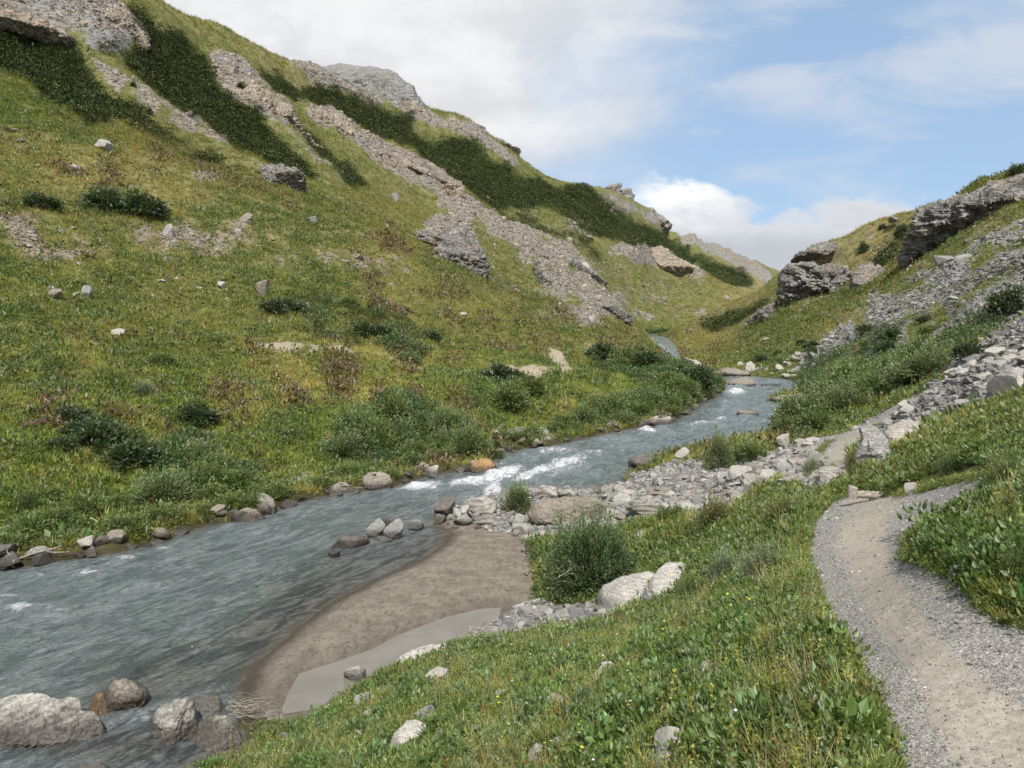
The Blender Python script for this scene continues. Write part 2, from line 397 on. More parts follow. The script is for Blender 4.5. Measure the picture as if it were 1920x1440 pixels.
M['tan'] = pmask([
 [(1860,1700),(1795,1440),(1728,1300),(1652,1190),(1597,1100),(1572,1030),(1580,960),(1605,935),(1690,935),(1675,970),(1660,1020),(1690,1090),(1760,1190),(1850,1290),(1960,1370),(2080,1500),(2080,1700)],
 [(1588,930),(1598,905),(1562,880),(1542,852),(1590,815),(1640,790),(1650,800),(1600,870),(1612,905),(1625,930)],
 [(465,666),(520,653),(582,656),(530,671),(480,677)],[(622,653),(710,656),(640,667)],[(1022,656),(1060,652),(1060,675),(1090,702),(1052,710),(1030,692)],
 [(1740,650),(1760,650),(1770,668),(1755,668)],[(578,656),(625,653),(625,662),(580,665)],[(705,655),(760,668),(860,687),(860,696),(755,677),(705,664)],[(850,686),(1030,702),(1050,711),(930,711)],
 ], 2.6)
M['sand'] = pmask([[(790,1040),(835,995),(985,985),(1005,1050),(1005,1130),(950,1175),(900,1200),(740,1262),(650,1310),(560,1352),(440,1360),(430,1290),(460,1240),(560,1160),(700,1070)]], 1.0)
M['dry'] = pmask([
 [(1300,608),(1350,575),(1455,528),(1462,560),(1400,590),(1330,615)],[(1560,455),(1730,395),(1740,470),(1640,520),(1560,520),(1480,500)],
 (0.7,[(1290,650),(1400,610),(1480,590),(1640,530),(1660,560),(1560,620),(1400,660),(1300,665)]),
 (0.9,[(220,-20),(330,0),(530,105),(640,160),(700,230),(600,190),(470,120),(360,40)]),
 (0.5,[(0,240),(150,260),(400,350),(700,450),(850,500),(700,480),(400,400),(100,330),(0,320)]),
 (0.55,[(380,700),(560,640),(620,720),(560,790),(420,780)]),(0.5,[(0,900),(120,880),(160,920),(0,980)]),
 (0.5,[(980,760),(1060,700),(1160,720),(1150,780),(1050,810)]),
 ], 6)
M['lush'] = pmask([
 [(0,780),(300,700),(700,660),(1000,700),(1200,680),(1350,720),(1300,790),(1050,830),(900,860),(700,880),(400,960),(0,1040)],
 [(0,140),(60,170),(80,240),(0,230)],
 [(1260,615),(1400,690),(1350,705),(1280,660),(1230,640),(1200,620)],
 [(640,1330),(900,1190),(1200,1150),(1500,1150),(1700,1440),(400,1440)],[(1000,960),(1560,900),(1500,1150),(1200,1150)],[(1700,1000),(1950,860),(1950,1200),(1750,1050)],
 ], 6)

print('terrain base')
# ---- relief noise
rr = R + 0*X
amp = 0.0035*rr*sstep(18, 60, rr)
N1 = fbm(X/9, Y_/9, 0, 3, 1); N2 = fbm(X/2.3, Y_/2.3, 0, 4, 11)
N3 = ridge(X/38, Y_/38, 0, 4, 21)
pxp, pyp = project(np.stack([X, Y_, Hh], -1))
wx = fbm(X/(0.06*rr+0.5), Y_/(0.06*rr+0.5), 0, 3, 31)*14; wy = fbm(X/(0.06*rr+0.5), Y_/(0.06*rr+0.5), 0, 3, 41)*9
NB2 = fbm(X/(0.16*rr+1.5)+7.3, Y_/(0.11*rr+1.5), Hh/(0.09*rr+1), 4, 39)
NBK = fbm(X/(0.035*rr+0.3), Y_/(0.035*rr+0.3), Hh/(0.03*rr+0.3), 4, 37)
mk = {k: msample(M[k], pxp+(wx if k not in ('path','sand','tan') else wx*0.3), pyp+(wy if k not in ('path','sand','tan') else wy*0.3)) for k in M}
mk['tan'] = np.where(rr > 35, np.clip(mk['tan']+mk['path'], 0, 1), mk['tan'])
mk['path'] = np.where(rr > 35, mk['path']*.97, mk['path'])
for k_, w_k in (('soil',0.9),('rock',0.30),('scree',0.42),('shrub',0.28)):
    w_k = w_k*(sstep(45, 70, rr) if k_ == 'scree' else 1.0)
    mk[k_] = np.clip(mk[k_]*(1-w_k*0.55) + (np.clip(NBK*1.3, -1, 1)*w_k + np.clip(NB2, -.6, .6)*w_k*0.6)*np.clip(mk[k_]*3, 0, 1), 0, 1.2)
Hh = Hh + N1*np.minimum(0.02*rr, 1.1)*sstep(14, 50, rr)*0.75 + N2*np.minimum(0.006*rr, 0.35)*sstep(5, 30, rr)*(1-mk['path'])
Hh += N3*np.clip((rr-110)/200, 0, 1)*1.2
rb_ = msample(blur(M['rock'], 2.2), pxp, pyp); sb2 = msample(blur(M['shrub'], 3), pxp, pyp)
Hh += (rb_*0.010*sstep(420, 330, rr) - sb2*0.007)*rr*sstep(105, 190, rr)*(pxp < 1300)
Hh += mk['rock']*sstep(100, 200, rr)*(ridge(X/(6+.02*rr), Y_/(6+.02*rr), Hh/(4+.01*rr), 4, 51)-.4)*0.0065*rr
# bank hummocks and the foreground micro relief
Hh += (fbm(X/0.7, Y_/0.7, 0, 3, 61)*0.06)*(1-mk['path'])*(rr < 30)
Hh += fbm(X/0.35, Y_/0.35, 0, 3, 64)*0.012*(rr < 15)
# ---- river bed
rs = np.full(X.shape, 500.0); sel = (rr < 520)
rs[sel] = sdist(RIVER, X[sel], Y_[sel])
ps = np.full(X.shape, 50.0); ss_ = np.full(X.shape, 50.0); sel2 = (rr < 40) & (rr > 7)
ps[sel2] = sdist(PUDDLE, X[sel2], Y_[sel2]); ss_[sel2] = sdist(SANDBAR, X[sel2], Y_[sel2])
rsn = rs + fbm(X/1.1, Y_/1.1, 0, 3, 71)*np.clip(0.10+0.004*rr, 0, 0.5)
left = X < np.interp(Y_, [8, 12, 19, 29, 40, 50, 66, 84, 125, 250, 400], [-8, -8, -7, -1, 5, 13, 22, 22, 25.5, 48, 78])
wid = np.where(left, 0.55, 1.6) + 0.004*rr
t = sstep(0, 1, rsn/wid)
Hh = np.where(rsn < wid, ZW + np.maximum(Hh-ZW, 0.25)*t, np.maximum(Hh, ZW+0.12))
sandk = sstep(0.35, -0.25, ss_)
flat = ZW + np.clip(rs, 0, 0.8)*0.18 + 0.03 + fbm(X/0.5, Y_/0.5, 0, 4, 81)*0.02
Hh = np.where(rsn > 0, Hh*(1-sandk) + flat*sandk, Hh)
Hh = np.where(rsn < 0, ZW - np.clip(-rsn*0.30, 0, 0.7) + fbm(X/0.8, Y_/0.8, 0, 3, 84)*0.08 - 0.02, Hh)
Hh = np.where(ps < 0.25, np.minimum(Hh, ZP + np.clip(ps*0.25, -0.12, 0.06) + 0.004), Hh)
HGT = Hh

def ground(x, y):
    th = np.arctan2(x, y); l = np.log(np.hypot(x, y)+1e-9)
    fi = np.clip((th-TH0)/(TH[1]-TH[0]), 0, NTH-1.001); fj = np.interp(l, LR, np.arange(NR)); fj = np.clip(fj, 0, NR-1.001)
    i = np.floor(fi).astype(int); j = np.floor(fj).astype(int); a = fi-i; b = fj-j
    return (HGT[i, j]*(1-a)+HGT[i+1, j]*a)*(1-b) + (HGT[i, j+1]*(1-a)+HGT[i+1, j+1]*a)*b
def gmask(arr, x, y):
    th = np.arctan2(x, y); l = np.log(np.hypot(x, y)+1e-9)
    i = np.clip(np.round((th-TH0)/(TH[1]-TH[0])).astype(int), 0, NTH-1); j = np.clip(np.round(np.interp(l, LR, np.arange(NR))).astype(int), 0, NR-1)
    return arr[i, j]
def gp(px, py, maxr=3000):
    """first ground point seen through a pixel"""
    x, y, z = ray(px, py); h = math.hypot(x, y); e = z/h; th = math.atan2(x, y)
    i = int(np.clip(round((th-TH0)/(TH[1]-TH[0])), 0, NTH-1))
    col = HGT[i]/R[0]
    k = np.nonzero(col[5:] >= e)[0]
    if len(k) == 0: return None
    k = k[0]+5; r = R[0, k]
    if r > maxr: return None
    e0, e1 = col[k-1], col[k]; t = 0 if e1 == e0 else np.clip((e-e0)/(e1-e0), 0, 1)
    r = R[0, k-1]*(1-t)+r*t
    return np.array([math.sin(th)*r, math.cos(th)*r, e*r])
# horizon map: which ground cells can be seen (running maximum of the slope to the eye)
Evis = HGT/R
runmax = np.maximum.accumulate(Evis, axis=1)
VIS = Evis >= runmax - 0.004
print('terrain shaped')
# ------------------------------------------------------------------ ground material
t = NT('mountain_ground'); P = t.coord('Position')
a = {k: t.attr('m_'+k) for k in mk}
nL = t.noise(P, 0.035, 9, 0.62); nM = t.noise(P, 0.35, 8, 0.65); nS = t.noise(P, 3.0, 6, 0.7); nT = t.noise(P, 22, 4, 0.7)
g = t.mix(t.ss(nM, 0.36, 0.62), (0.112,0.122,0.036), (0.205,0.195,0.072))
g = t.mix(t.ss(t.math('ADD', nL, t.math('MULTIPLY', a['dry'], 0.34)), 0.50, 0.74), g, (0.245,0.212,0.095))
g = t.mix(t.math('MULTIPLY', a['lush'], t.ss(nL, 0.35, 0.6, 0.75, 0.25)), g, (0.160,0.200,0.038))
g = t.mix(t.ss(nM, 0.60, 0.72, 0, 0.55), g, (0.120,0.085,0.038))
nD = t.noise(P, 1.1, 8, 0.75)
g = t.mix(t.ss(nS, 0.40, 0.66, 0.0, 0.45), g, (0.060,0.075,0.020)); g = t.mix(t.ss(nD, 0.50, 0.62, 0.0, 0.55), g, (0.058,0.066,0.024)); g = t.mix(t.ss(nD, 0.36, 0.28, 0.0, 0.7), g, (0.26,0.23,0.15))
def layer(base, key, col, thr=0.5, soft=0.10, nz=nS, k=0.9):
    f = t.math('ADD', a[key], t.math('MULTIPLY', t.math('SUBTRACT', nz, 0.5), k))
    return t.mix(t.ss(f, thr-soft, thr+soft), base, col)
nRk = t.noise(t.mapping(P, (0.35,0.35,1.7), (0.18,0.30,0)), 0.9, 9, 0.68)
tan = t.ramp(nRk, [(0.32,(0.075,0.066,0.055)),(0.46,(0.20,0.172,0.138)),(0.60,(0.31,0.268,0.215)),(0.75,(0.37,0.33,0.28))])
tan = t.mix(t.ss(nL, 0.45, 0.62), tan, t.ramp(nRk, [(0.35,(0.08,0.08,0.078)),(0.5,(0.21,0.205,0.195)),(0.7,(0.34,0.335,0.32))]))
vor = t.voronoi(P, 5.5, out='Color'); vo = t.n('ShaderNodeSeparateColor'); t.set(vo.inputs[0], vor)
vb = t.voronoi(P, 1.6, out='Color'); vo2 = t.n('ShaderNodeSeparateColor'); t.set(vo2.inputs[0], vb)
stone = t.mix(t.math('MULTIPLY', vo.outputs[0], 1.0), (0.115,0.115,0.118), (0.37,0.365,0.355))
stone = t.mix(t.math('MULTIPLY', vo2.outputs[1], 0.4), stone, (0.26,0.245,0.225))
soil = t.mix(t.ss(nT, 0.4, 0.6), (0.20,0.155,0.095), (0.34,0.29,0.21))
g = layer(g, 'soil', soil, 0.52, 0.12, nM, 1.6)
g = layer(g, 'shrub', t.mix(t.ss(nS, 0.4, 0.62), (0.018,0.030,0.010), (0.050,0.075,0.020)), 0.5, 0.12, nM, 0.8)
g = layer(g, 'rock', tan, 0.5, 0.08, nM, 1.1)
g = layer(g, 'scree', stone, 0.5, 0.08, nS, 1.3)
grav = t.mix(t.ss(t.noise(P, 60, 3, 0.7), 0.38, 0.64), (0.180,0.166,0.146), (0.385,0.362,0.325))
vg = t.voronoi(P, 90, out='Color'); vgs = t.n('ShaderNodeSeparateColor'); t.set(vgs.inputs[0], vg)
grav = t.mix(t.ss(vgs.outputs[0], 0.82, 0.98, 0, 0.6), grav, (0.52,0.51,0.49))
pth = t.mix(t.ss(t.math('ADD', a['tan'], t.math('ADD', t.math('MULTIPLY', t.math('SUBTRACT', nS, 0.5), 1.0), t.math('MULTIPLY', t.math('SUBTRACT', t.noise(P, 1.1, 5, 0.6), 0.5), 1.8))), 0.05, 0.95), grav, t.mix(t.ss(nT, 0.35, 0.65), (0.305,0.262,0.208), (0.41,0.362,0.295)))
pth = t.mix(t.ss(t.noise(P, 1.3, 4, 0.6), 0.5, 0.7, 0, 0.35), pth, (0.16,0.155,0.14))
sxy = t.n('ShaderNodeSeparateXYZ'); t.set(sxy.inputs[0], P)
pth = t.mix(t.ss(sxy.outputs[1], 28, 45, 0, 1), pth, t.mix(nS, (0.27,0.225,0.16), (0.38,0.325,0.24)))
g = layer(g, 'path', pth, 0.5, 0.12, nS, 0.5)
snd = t.mix(t.ss(nS, 0.35, 0.65), (0.200,0.168,0.132), (0.290,0.248,0.20))
rip = t.noise(t.mapping(P, (5,2.2,1), (0,0,0.5)), 1.7, 6, 0.75, 1.2)
snd = t.mix(t.ss(rip, 0.53, 0.59, 0, 0.6), snd, (0.115,0.088,0.062))
g = layer(g, 'sand', snd, 0.5, 0.06, nT, 0.15)
wet = t.attr('wet')
g = t.mix(t.math('MULTIPLY', wet, 0.80), g, (0.042,0.031,0.020))
hgt = t.math('ADD', t.math('MULTIPLY', nS, 1.0), t.math('MULTIPLY', nT, 0.35))
hb = t.math('ADD', t.math('MULTIPLY', nRk, t.math('MULTIPLY', a['rock'], 2.2)), t.math('ADD', hgt, t.math('MULTIPLY', vo.outputs[0], t.math('MULTIPLY', a['scree'], 0.35))))
hb = t.math('MULTIPLY', hb, t.math('SUBTRACT', 1.0, t.math('MULTIPLY', a['path'], 0.82)))
nrm = t.bump(t.math('ADD', hb, t.math('MULTIPLY', t.math('MULTIPLY', rip, a['sand']), -0.3)), 0.75, 0.16)
rg = t.math('SUBTRACT', 0.95, t.math('MULTIPLY', wet, 0.5))
M_GROUND = t.done(t.principled(g, rg, nrm, 0.25))

wetv = np.clip(1.25 - np.abs(rs-0.05)/(np.where(left, 0.55, 0.30)+0.004*rr), 0, 1)*(rr < 300)
wetv = np.maximum(wetv, 0.45*sstep(0.5, 0.0, ps)); wetv = np.where(rs < 0, 1, wetv)
V = np.stack([X, Y_, HGT], -1).reshape(-1, 3)
at_ = {'m_'+k: v.reshape(-1) for k, v in mk.items()}; at_['wet'] = wetv.reshape(-1)
me = new_mesh('mountain_ground', V, grid_faces(NTH, NR)[:, ::-1], M_GROUND, at_)
tag(link('mountain_ground', me), 'valley floor and mountain slopes of grass, scrub, scree and footpath', None, None, 'structure')

# ------------------------------------------------------------------ river
def flow(x, y):
    f = np.array([0.50, 0.866]); return x*f[0]+y*f[1], x*f[1]-y*f[0]
WTH = np.linspace(math.radians(-48), math.radians(33), 900); WLR = np.linspace(math.log(8.2), math.log(420), 1000)
wX = np.sin(WTH)[:, None]*np.exp(WLR)[None]; wY = np.cos(WTH)[:, None]*np.exp(WLR)[None]
wd = sdist(RIVER, wX, wY)
keep = wd < (0.5 + 0.01*np.exp(WLR)[None])
wpx, wpy = project(np.stack([wX, wY, np.full(wX.shape, ZW)], -1))
def blobs(lst, px, py):
    m = np.zeros(px.shape)
    for cx_, cy_, rx, ry, wgt, ang in lst:
        c, s_ = math.cos(math.radians(ang)), math.sin(math.radians(ang))
        dx, dy = px-cx_, py-cy_; u = (dx*c-dy*s_)/rx; v = (dx*s_+dy*c)/ry
        m = np.maximum(m, wgt*np.exp(-(u*u+v*v)**1.3))
    return m
FOAM = [(700,1018,26,7,.55,10),(610,1052,30,7,.5,15),(800,982,26,7,.5,5),(822,955,16,10,.6,30),(345,1398,22,7,.5,0),(470,1402,10,6,.4,0),(1375,787,30,4,.5,0),(1398,784,24,3,.6,0),(1345,728,20,4,.6,0),(720,920,20,6,.6,0),(940,870,20,8,.7,0),(1240,798,24,4,.4,0),(430,985,24,5,.45,8),(560,952,26,5,.4,8),(20,1075,30,5,.45,0),(790,917,60,10,1.0,6),(880,908,60,12,1.0,8),(940,893,55,17,1.15,15),(925,925,26,24,1.1,40),(1000,893,60,12,1.0,18),(1060,872,55,16,1.0,15),(1040,850,60,10,.8,2),(1110,852,45,7,.7,0),(985,858,30,7,.6,0),(880,935,50,12,.65,10),
        (1060,884,60,18,.75,15),(1215,812,25,6,1.0,0),(1240,808,20,4,.7,0),(1320,799,45,5,.85,5),(1350,790,18,5,.9,5),(1380,740,26,8,1.0,0),(1375,728,40,5,.6,0),(1360,757,20,4,.6,0),(1380,770,60,4,.5,0),(1460,772,20,3,.5,0),(1455,718,30,3,.5,0),
        (1150,825,60,7,.6,5),(1180,838,50,7,.5,0),(310,1033,25,6,.9,5),(235,1050,28,6,.8,5),(135,1062,30,5,.65,5),(160,1080,70,10,.75,5),(60,1085,45,7,.65,0),(50,1145,75,15,.8,5),(10,1125,40,9,.7,5),(100,1150,50,7,.65,0),(40,1180,60,7,.5,5),(250,1100,60,7,.45,8),
        (700,1000,60,10,.35,10),(1240,650,25,5,.6,-30),(1250,660,20,4,.6,-30),(1225,637,14,3,.5,0),(266,1345,18,20,.75,60),(252,1330,12,8,.6,0),(212,1360,10,7,.6,0),(60,1430,60,6,.3,0),(520,985,60,6,.3,8)]
foam = blobs(FOAM, wpx, wpy)
fu, fv = flow(wX, wY)
rough = np.maximum(blur(foam, 3), 0)
rap = np.clip(foam, 0, 1)
wr = np.exp(WLR)[None] + 0*wX
wv = fbm(fu/1.3, fv/0.8, 0, 4, 101)*0.035 + ridge(fu/2.2, fv/1.6, 0, 3, 111)*0.02
wv += (ridge(fu/0.62, fv/0.30, 0, 3, 131)-.6)*0.010*(1+.6*fbm(fu/5, fv/3, 0, 2, 141))
wv += rap*(ridge(fu/1.0, fv/0.9, 0, 4, 121)*0.09+0.05)
calm = sstep(0, 2.6, -wd)
shal = blobs([(560,1150,260,70,1.0,35),(330,1260,200,60,.8,15),(780,1040,120,30,1,25),(250,1400,260,40,.9,0)], wpx, wpy)
wv *= (0.35+0.65*sstep(0.0, 0.7, -wd))*(1-0.45*shal)
wZ = ZW + wv*np.clip(wr/25, 0.55, 2.2)
vid = -np.ones(wX.shape, int); 
fc = grid_faces(*wX.shape)
km = keep.reshape(-1); fk = km[fc].all(1); fc = fc[fk]; used = np.unique(fc); rem = -np.ones(wX.size, int); rem[used] = np.arange(len(used))
Vw = np.stack([wX, wY, wZ], -1).reshape(-1, 3)[used]
t = NT('river_water'); P = t.coord('Position')
fo = t.attr('foam'); sh = t.attr('shallow'); dp = t.attr('deep')
mp = t.mapping(P, (1,1,1), (0,0,math.radians(30)))
w1 = t.noise(t.mapping(mp, (1.7,0.8,1)), 3.2, 6, 0.62, 1.1)
w2 = t.noise(t.mapping(mp, (1.3,0.75,1)), 9.0, 4, 0.6, 0.4)
w3 = t.noise(mp, 0.9, 4, 0.5)
streak = t.noise(t.mapping(mp, (1.9,0.55,1)), 1.5, 8, 0.68, 1.4)
c = t.mix(t.ss(streak, 0.40, 0.62), (0.105,0.130,0.130), (0.225,0.255,0.250))
c = t.mix(t.ss(w3, 0.4, 0.7, 0, 0.35), c, (0.115,0.160,0.145))
sc = t.mix(t.ss(streak, 0.44, 0.56), (0.040,0.042,0.044), (0.135,0.125,0.112))
c = t.mix(t.math('MULTIPLY', sh, 0.9), c, sc)
c = t.mix(t.ss(dp, 0.0, 0.30, 0.75, 0.0), c, (0.135,0.112,0.088))
fn = t.noise(t.mapping(mp, (2.0,0.8,1)), 3.2, 8, 0.72, 0.9); fn2 = t.noise(P, 16, 5, 0.7)
ff = t.math('ADD', fo, t.math('ADD', t.math('MULTIPLY', t.math('SUBTRACT', fn, 0.5), 1.9), t.math('MULTIPLY', t.math('SUBTRACT', fn2, 0.5), 0.5)))
fm = t.ss(ff, 0.45, 0.95)
c = t.mix(t.ss(fo, 0.1, 0.8, 0, 0.45), c, (0.25,0.31,0.31))
c = t.mix(fm, c, (0.74,0.76,0.77))
h = t.math('ADD', t.math('MULTIPLY', w1, 1.0), t.math('ADD', t.math('MULTIPLY', w2, 0.35), t.math('MULTIPLY', fm, 0.4)))
nrm = t.bump(h, 1.0, 0.24)
M_WATER = t.done(t.principled(c, t.math('ADD', 0.05, t.math('MULTIPLY', fm, 0.6)), nrm, 0.5, IOR=1.33))
me = new_mesh('river', Vw, rem[fc][:, ::-1], M_WATER, {'foam': foam.reshape(-1)[used], 'shallow': shal.reshape(-1)[used], 'deep': np.clip(-wd, 0, 3).reshape(-1)[used]})
tag(link('river', me), 'grey-green mountain river with white rapids running down the valley', None, None, 'structure')
# puddle behind the sand bar
t = NT('puddle_water'); P = t.coord('Position')
c = t.mix(t.ss(t.noise(P, 1.2, 4, 0.6), 0.4, 0.6), (0.165,0.150,0.122), (0.195,0.180,0.150))
M_PUD = t.done(t.principled(c, 0.07, t.bump(t.noise(P, 9, 3, 0.5), 0.05, 0.02), 0.5, IOR=1.33))
gX, gY = np.meshgrid(np.linspace(PUDDLE[:, 0].min()-.5, PUDDLE[:, 0].max()+.5, 60), np.linspace(PUDDLE[:, 1].min()-.5, PUDDLE[:, 1].max()+.5, 60), indexing='ij')
kp = (sdist(PUDDLE, gX, gY) < 0.22).reshape(-1); fc = grid_faces(60, 60); fc = fc[kp[fc].all(1)]
used = np.unique(fc); rem = -np.ones(gX.size, int); rem[used] = np.arange(len(used))
me = new_mesh('puddle', np.stack([gX, gY, np.full(gX.shape, ZP)], -1).reshape(-1, 3)[used], rem[fc], M_PUD)
tag(link('puddle', me), 'still brown puddle between the sand bar and the grassy bank', None, None, 'structure')

# ------------------------------------------------------------------ sky and sun
SUN_AZ, SUN_EL = math.radians(176), math.radians(50)
wld = bpy.data.worlds.new('World'); scene.world = wld; wld.use_nodes = True
w_ = NT.__new__(NT); w_.m = None; w_.t = wld.node_tree; w_.t.nodes.clear()
t = w_
sky = t.n('ShaderNodeTexSky', sky_type='NISHITA'); sky.sun_disc = False
sky.sun_elevation = SUN_EL; sky.sun_rotation = SUN_AZ; sky.altitude = 900; sky.air_density = 1.0; sky.dust_density = 0.6; sky.ozone_density = 1.3
D = t.n('ShaderNodeTexCoord').outputs['Generated']
sx = t.n('ShaderNodeSeparateXYZ'); t.set(sx.inputs[0], D)
yy = t.math('MAXIMUM', sx.outputs[1], 0.12)
S = t.math('DIVIDE', sx.outputs[0], yy); T = t.math('DIVIDE', sx.outputs[2], yy)
front = t.ss(sx.outputs[1], 0.1, 0.4)
cv = t.n('ShaderNodeCombineXYZ'); t.set(cv.inputs[0], S); t.set(cv.inputs[1], t.math('MULTIPLY', T, 1.7)); UV = cv.outputs[0]
n1 = t.noise(UV, 2.6, 7, 0.55, 0.3); n2 = t.noise(t.mapping(UV, (1,1,1), (0,0,0), (3.3,1.7,0)), 7, 8, 0.6, 0.2); n3 = t.noise(t.mapping(UV, (1,1.9,1), (0,0,-0.12), (1.3,4.7,2)), 3.4, 7, 0.56, 0.3)
# main grey-white cloud deck on the left
f1 = t.math('ADD', S, t.math('MULTIPLY', t.math('SUBTRACT', n1, 0.5), 0.55))
f1 = t.math('ADD', f1, t.math('MULTIPLY', T, -0.10))
mA = t.math('MULTIPLY', t.ss(f1, -0.04, 0.24, 1.0, 0.0), t.ss(t.math('ADD', T, t.math('MULTIPLY', t.math('SUBTRACT', n1, 0.5), 0.20)), 0.15, 0.25))
mB = t.math('MULTIPLY', t.ss(n3, 0.42, 0.68, 0.0, 0.78), t.ss(T, 0.10, 0.2))
# low cumulus over the valley
bill = t.math('MULTIPLY', t.math('SUBTRACT', n2, 0.5), 0.16)
top = t.math('ADD', t.math('ADD', T, bill), t.math('MULTIPLY', t.math('SUBTRACT', n1, 0.5), 0.10))
mC = t.math('MULTIPLY', t.ss(t.math('ADD', top, t.ss(S, 0.18, 0.30, -0.02, 0.0)), 0.135, 0.160, 1.0, 0.0), t.ss(t.math('ADD', S, bill), 0.13, 0.19))
bright = t.ss(top, 0.085, 0.150)
lftb = t.ss(t.math('ADD', S, bill), 0.21, 0.33, 1.0, 0.35)
colC = t.mix(t.math('MULTIPLY', bright, lftb), (5.0,5.3,5.75), (9.4,9.5,9.6))
colA = t.mix(t.ss(n2, 0.35, 0.65), (6.7,6.8,6.95), (8.3,8.3,8.3))
colB = (6.1,6.5,7.2)
c = t.mix(1.0, sky.outputs[0], (0.95,0.97,1.0), 'MULTIPLY')
c = t.mix(0.58, c, (4.3,6.1,8.4))
c = t.mix(t.math('MULTIPLY', mB, front), c, colB)
c = t.mix(t.math('MULTIPLY', mC, front), c, colC)
c = t.mix(t.math('MULTIPLY', t.math('MULTIPLY', mA, front), 0.97), c, colA)
bk = t.noise(D, 2.2, 6, 0.6)
back = t.math('MULTIPLY', t.math('SUBTRACT', 1.0, front), t.ss(bk, 0.40, 0.58, 0, 0.85))
c = t.mix(back, c, (6.0,6.1,6.3))
bg = t.n('ShaderNodeBackground'); t.set(bg.inputs[0], c); bg.inputs[1].default_value = 0.112
wo = t.n('ShaderNodeOutputWorld'); t.t.links.new(bg.outputs[0], wo.inputs[0])
sd = bpy.data.lights.new('sun', 'SUN'); sd.energy = 5.0; sd.angle = math.radians(1.2); sd.color = (1.0, 0.955, 0.88)
so = bpy.data.objects.new('sun', sd); COL.objects.link(so)
sv = Vector((math.sin(SUN_AZ)*math.cos(SUN_EL), math.cos(SUN_AZ)*math.cos(SUN_EL), math.sin(SUN_EL)))
so.rotation_euler = sv.to_track_quat('Z', 'Y').to_euler()
scene.view_settings.view_transform = 'Standard'; scene.view_settings.look = 'None'; scene.view_settings.exposure = 0; scene.view_settings.gamma = 1
scene.render.engine = 'CYCLES'; scene.cycles.use_denoising = True; scene.cycles.max_bounces = 6
# ------------------------------------------------------------------ rock materials
def rock_mat(name, dark, mid, light, scale=1.0, contrast=0.62, rot=(0.15,0.25,0), aniso=3.2, lichen=0.25, wet=0.0, rough=0.9, crack=0.9):
    t = NT(name); P = t.coord('Object')
    inf = t.n('ShaderNodeObjectInfo').outputs['Random']
    off = t.n('ShaderNodeCombineXYZ'); t.set(off.inputs[0], t.math('MULTIPLY', inf, 37.0)); t.set(off.inputs[1], t.math('MULTIPLY', inf, 19.0))
    vm = t.n('ShaderNodeVectorMath', operation='ADD'); t.set(vm.inputs[0], P); t.set(vm.inputs[1], off.outputs[0]); P = vm.outputs[0]
    S = t.mapping(P, (1, 1, aniso), rot)
    a = t.noise(S, 1.6*scale, 9, 0.68, 0.6); b = t.noise(P, 5.5*scale, 8, 0.72); cN = t.noise(P, 0.7*scale, 4, 0.55)
    wv = t.n('ShaderNodeTexWave', wave_type='BANDS', bands_direction='Z'); t.set(wv.inputs['Vector'], S)
    wv.inputs['Scale'].default_value = 1.1*scale; wv.inputs['Distortion'].default_value = 7; wv.inputs['Detail'].default_value = 6; wv.inputs['Detail Scale'].default_value = 1.6; wv.inputs['Detail Roughness'].default_value = 0.65
    v = t.math('ADD', t.math('MULTIPLY', a, 0.62), t.math('ADD', t.math('MULTIPLY', b, 0.30), t.math('MULTIPLY', wv.outputs['Fac'], 0.10)))
    v = t.math('ADD', t.math('MULTIPLY', v, contrast), 0.52*(1-contrast)+0.012)
    c = t.ramp(v, [(0.36, dark), (0.49, mid), (0.60, light), (0.72, tuple(min(x*1.25, .62) for x in light))])
    lc = t.ss(cN, 0.52, 0.66, 0, lichen)
    c = t.mix(1.0, c, (1.28,1.24,1.18), 'MULTIPLY'); c = t.mix(lc, c, (0.34, 0.235, 0.125))
    crk = t.ss(t.noise(S, 2.6*scale, 6, 0.6, 1.5), 0.485, 0.50)
    crk2 = t.ss(t.noise(S, 2.6*scale, 6, 0.6, 1.5), 0.515, 0.50)
    ck = t.math('MULTIPLY', crk, crk2, clamp=True)
    c = t.mix(t.math('MULTIPLY', ck, 0.9*crack), c, tuple(x*0.35 for x in dark))
    if wet:
        z = t.n('ShaderNodeSeparateXYZ'); t.set(z.inputs[0], t.coord('Position'))
        wm = t.ss(t.math('ADD', z.outputs[2], t.math('MULTIPLY', t.math('SUBTRACT', b, 0.5), 0.25)), -5.84, -5.66, 1, 0)
        c = t.mix(t.math('MULTIPLY', wm, wet), c, (0.032, 0.026, 0.02))
        rough = t.math('SUBTRACT', rough, t.math('MULTIPLY', wm, 0.6))
    h = t.math('ADD', t.math('MULTIPLY', a, 1.0), t.math('SUBTRACT', t.math('MULTIPLY', b, 0.45), t.math('MULTIPLY', ck, 0.35)))
    n = t.bump(h, 0.9 if scale < 1 else 0.6, (0.12 if scale < 1 else 0.07)/scale)
    # tops and flats share the same noise colour and bump
    return t.done(t.principled(c, rough, n, 0.3))
M_GREY  = rock_mat('grey_schist', (0.085,0.083,0.078), (0.22,0.212,0.195), (0.345,0.333,0.31), 1.6, contrast=0.85, rot=(0.2,0.95,0.3), aniso=3.6, lichen=0.18, wet=0.8)
M_PALE  = rock_mat('pale_stone', (0.15,0.145,0.135), (0.295,0.285,0.265), (0.415,0.40,0.375), 2.0, lichen=0.22, wet=0.8)
M_BROWN = rock_mat('brown_stone', (0.075,0.064,0.052), (0.17,0.15,0.125), (0.28,0.255,0.22), 2.2, lichen=0.25, wet=0.85)
M_ORANGE = rock_mat('rusty_stone', (0.10,0.055,0.025), (0.24,0.14,0.06), (0.34,0.23,0.12), 2.0, lichen=0.6, wet=0.8)
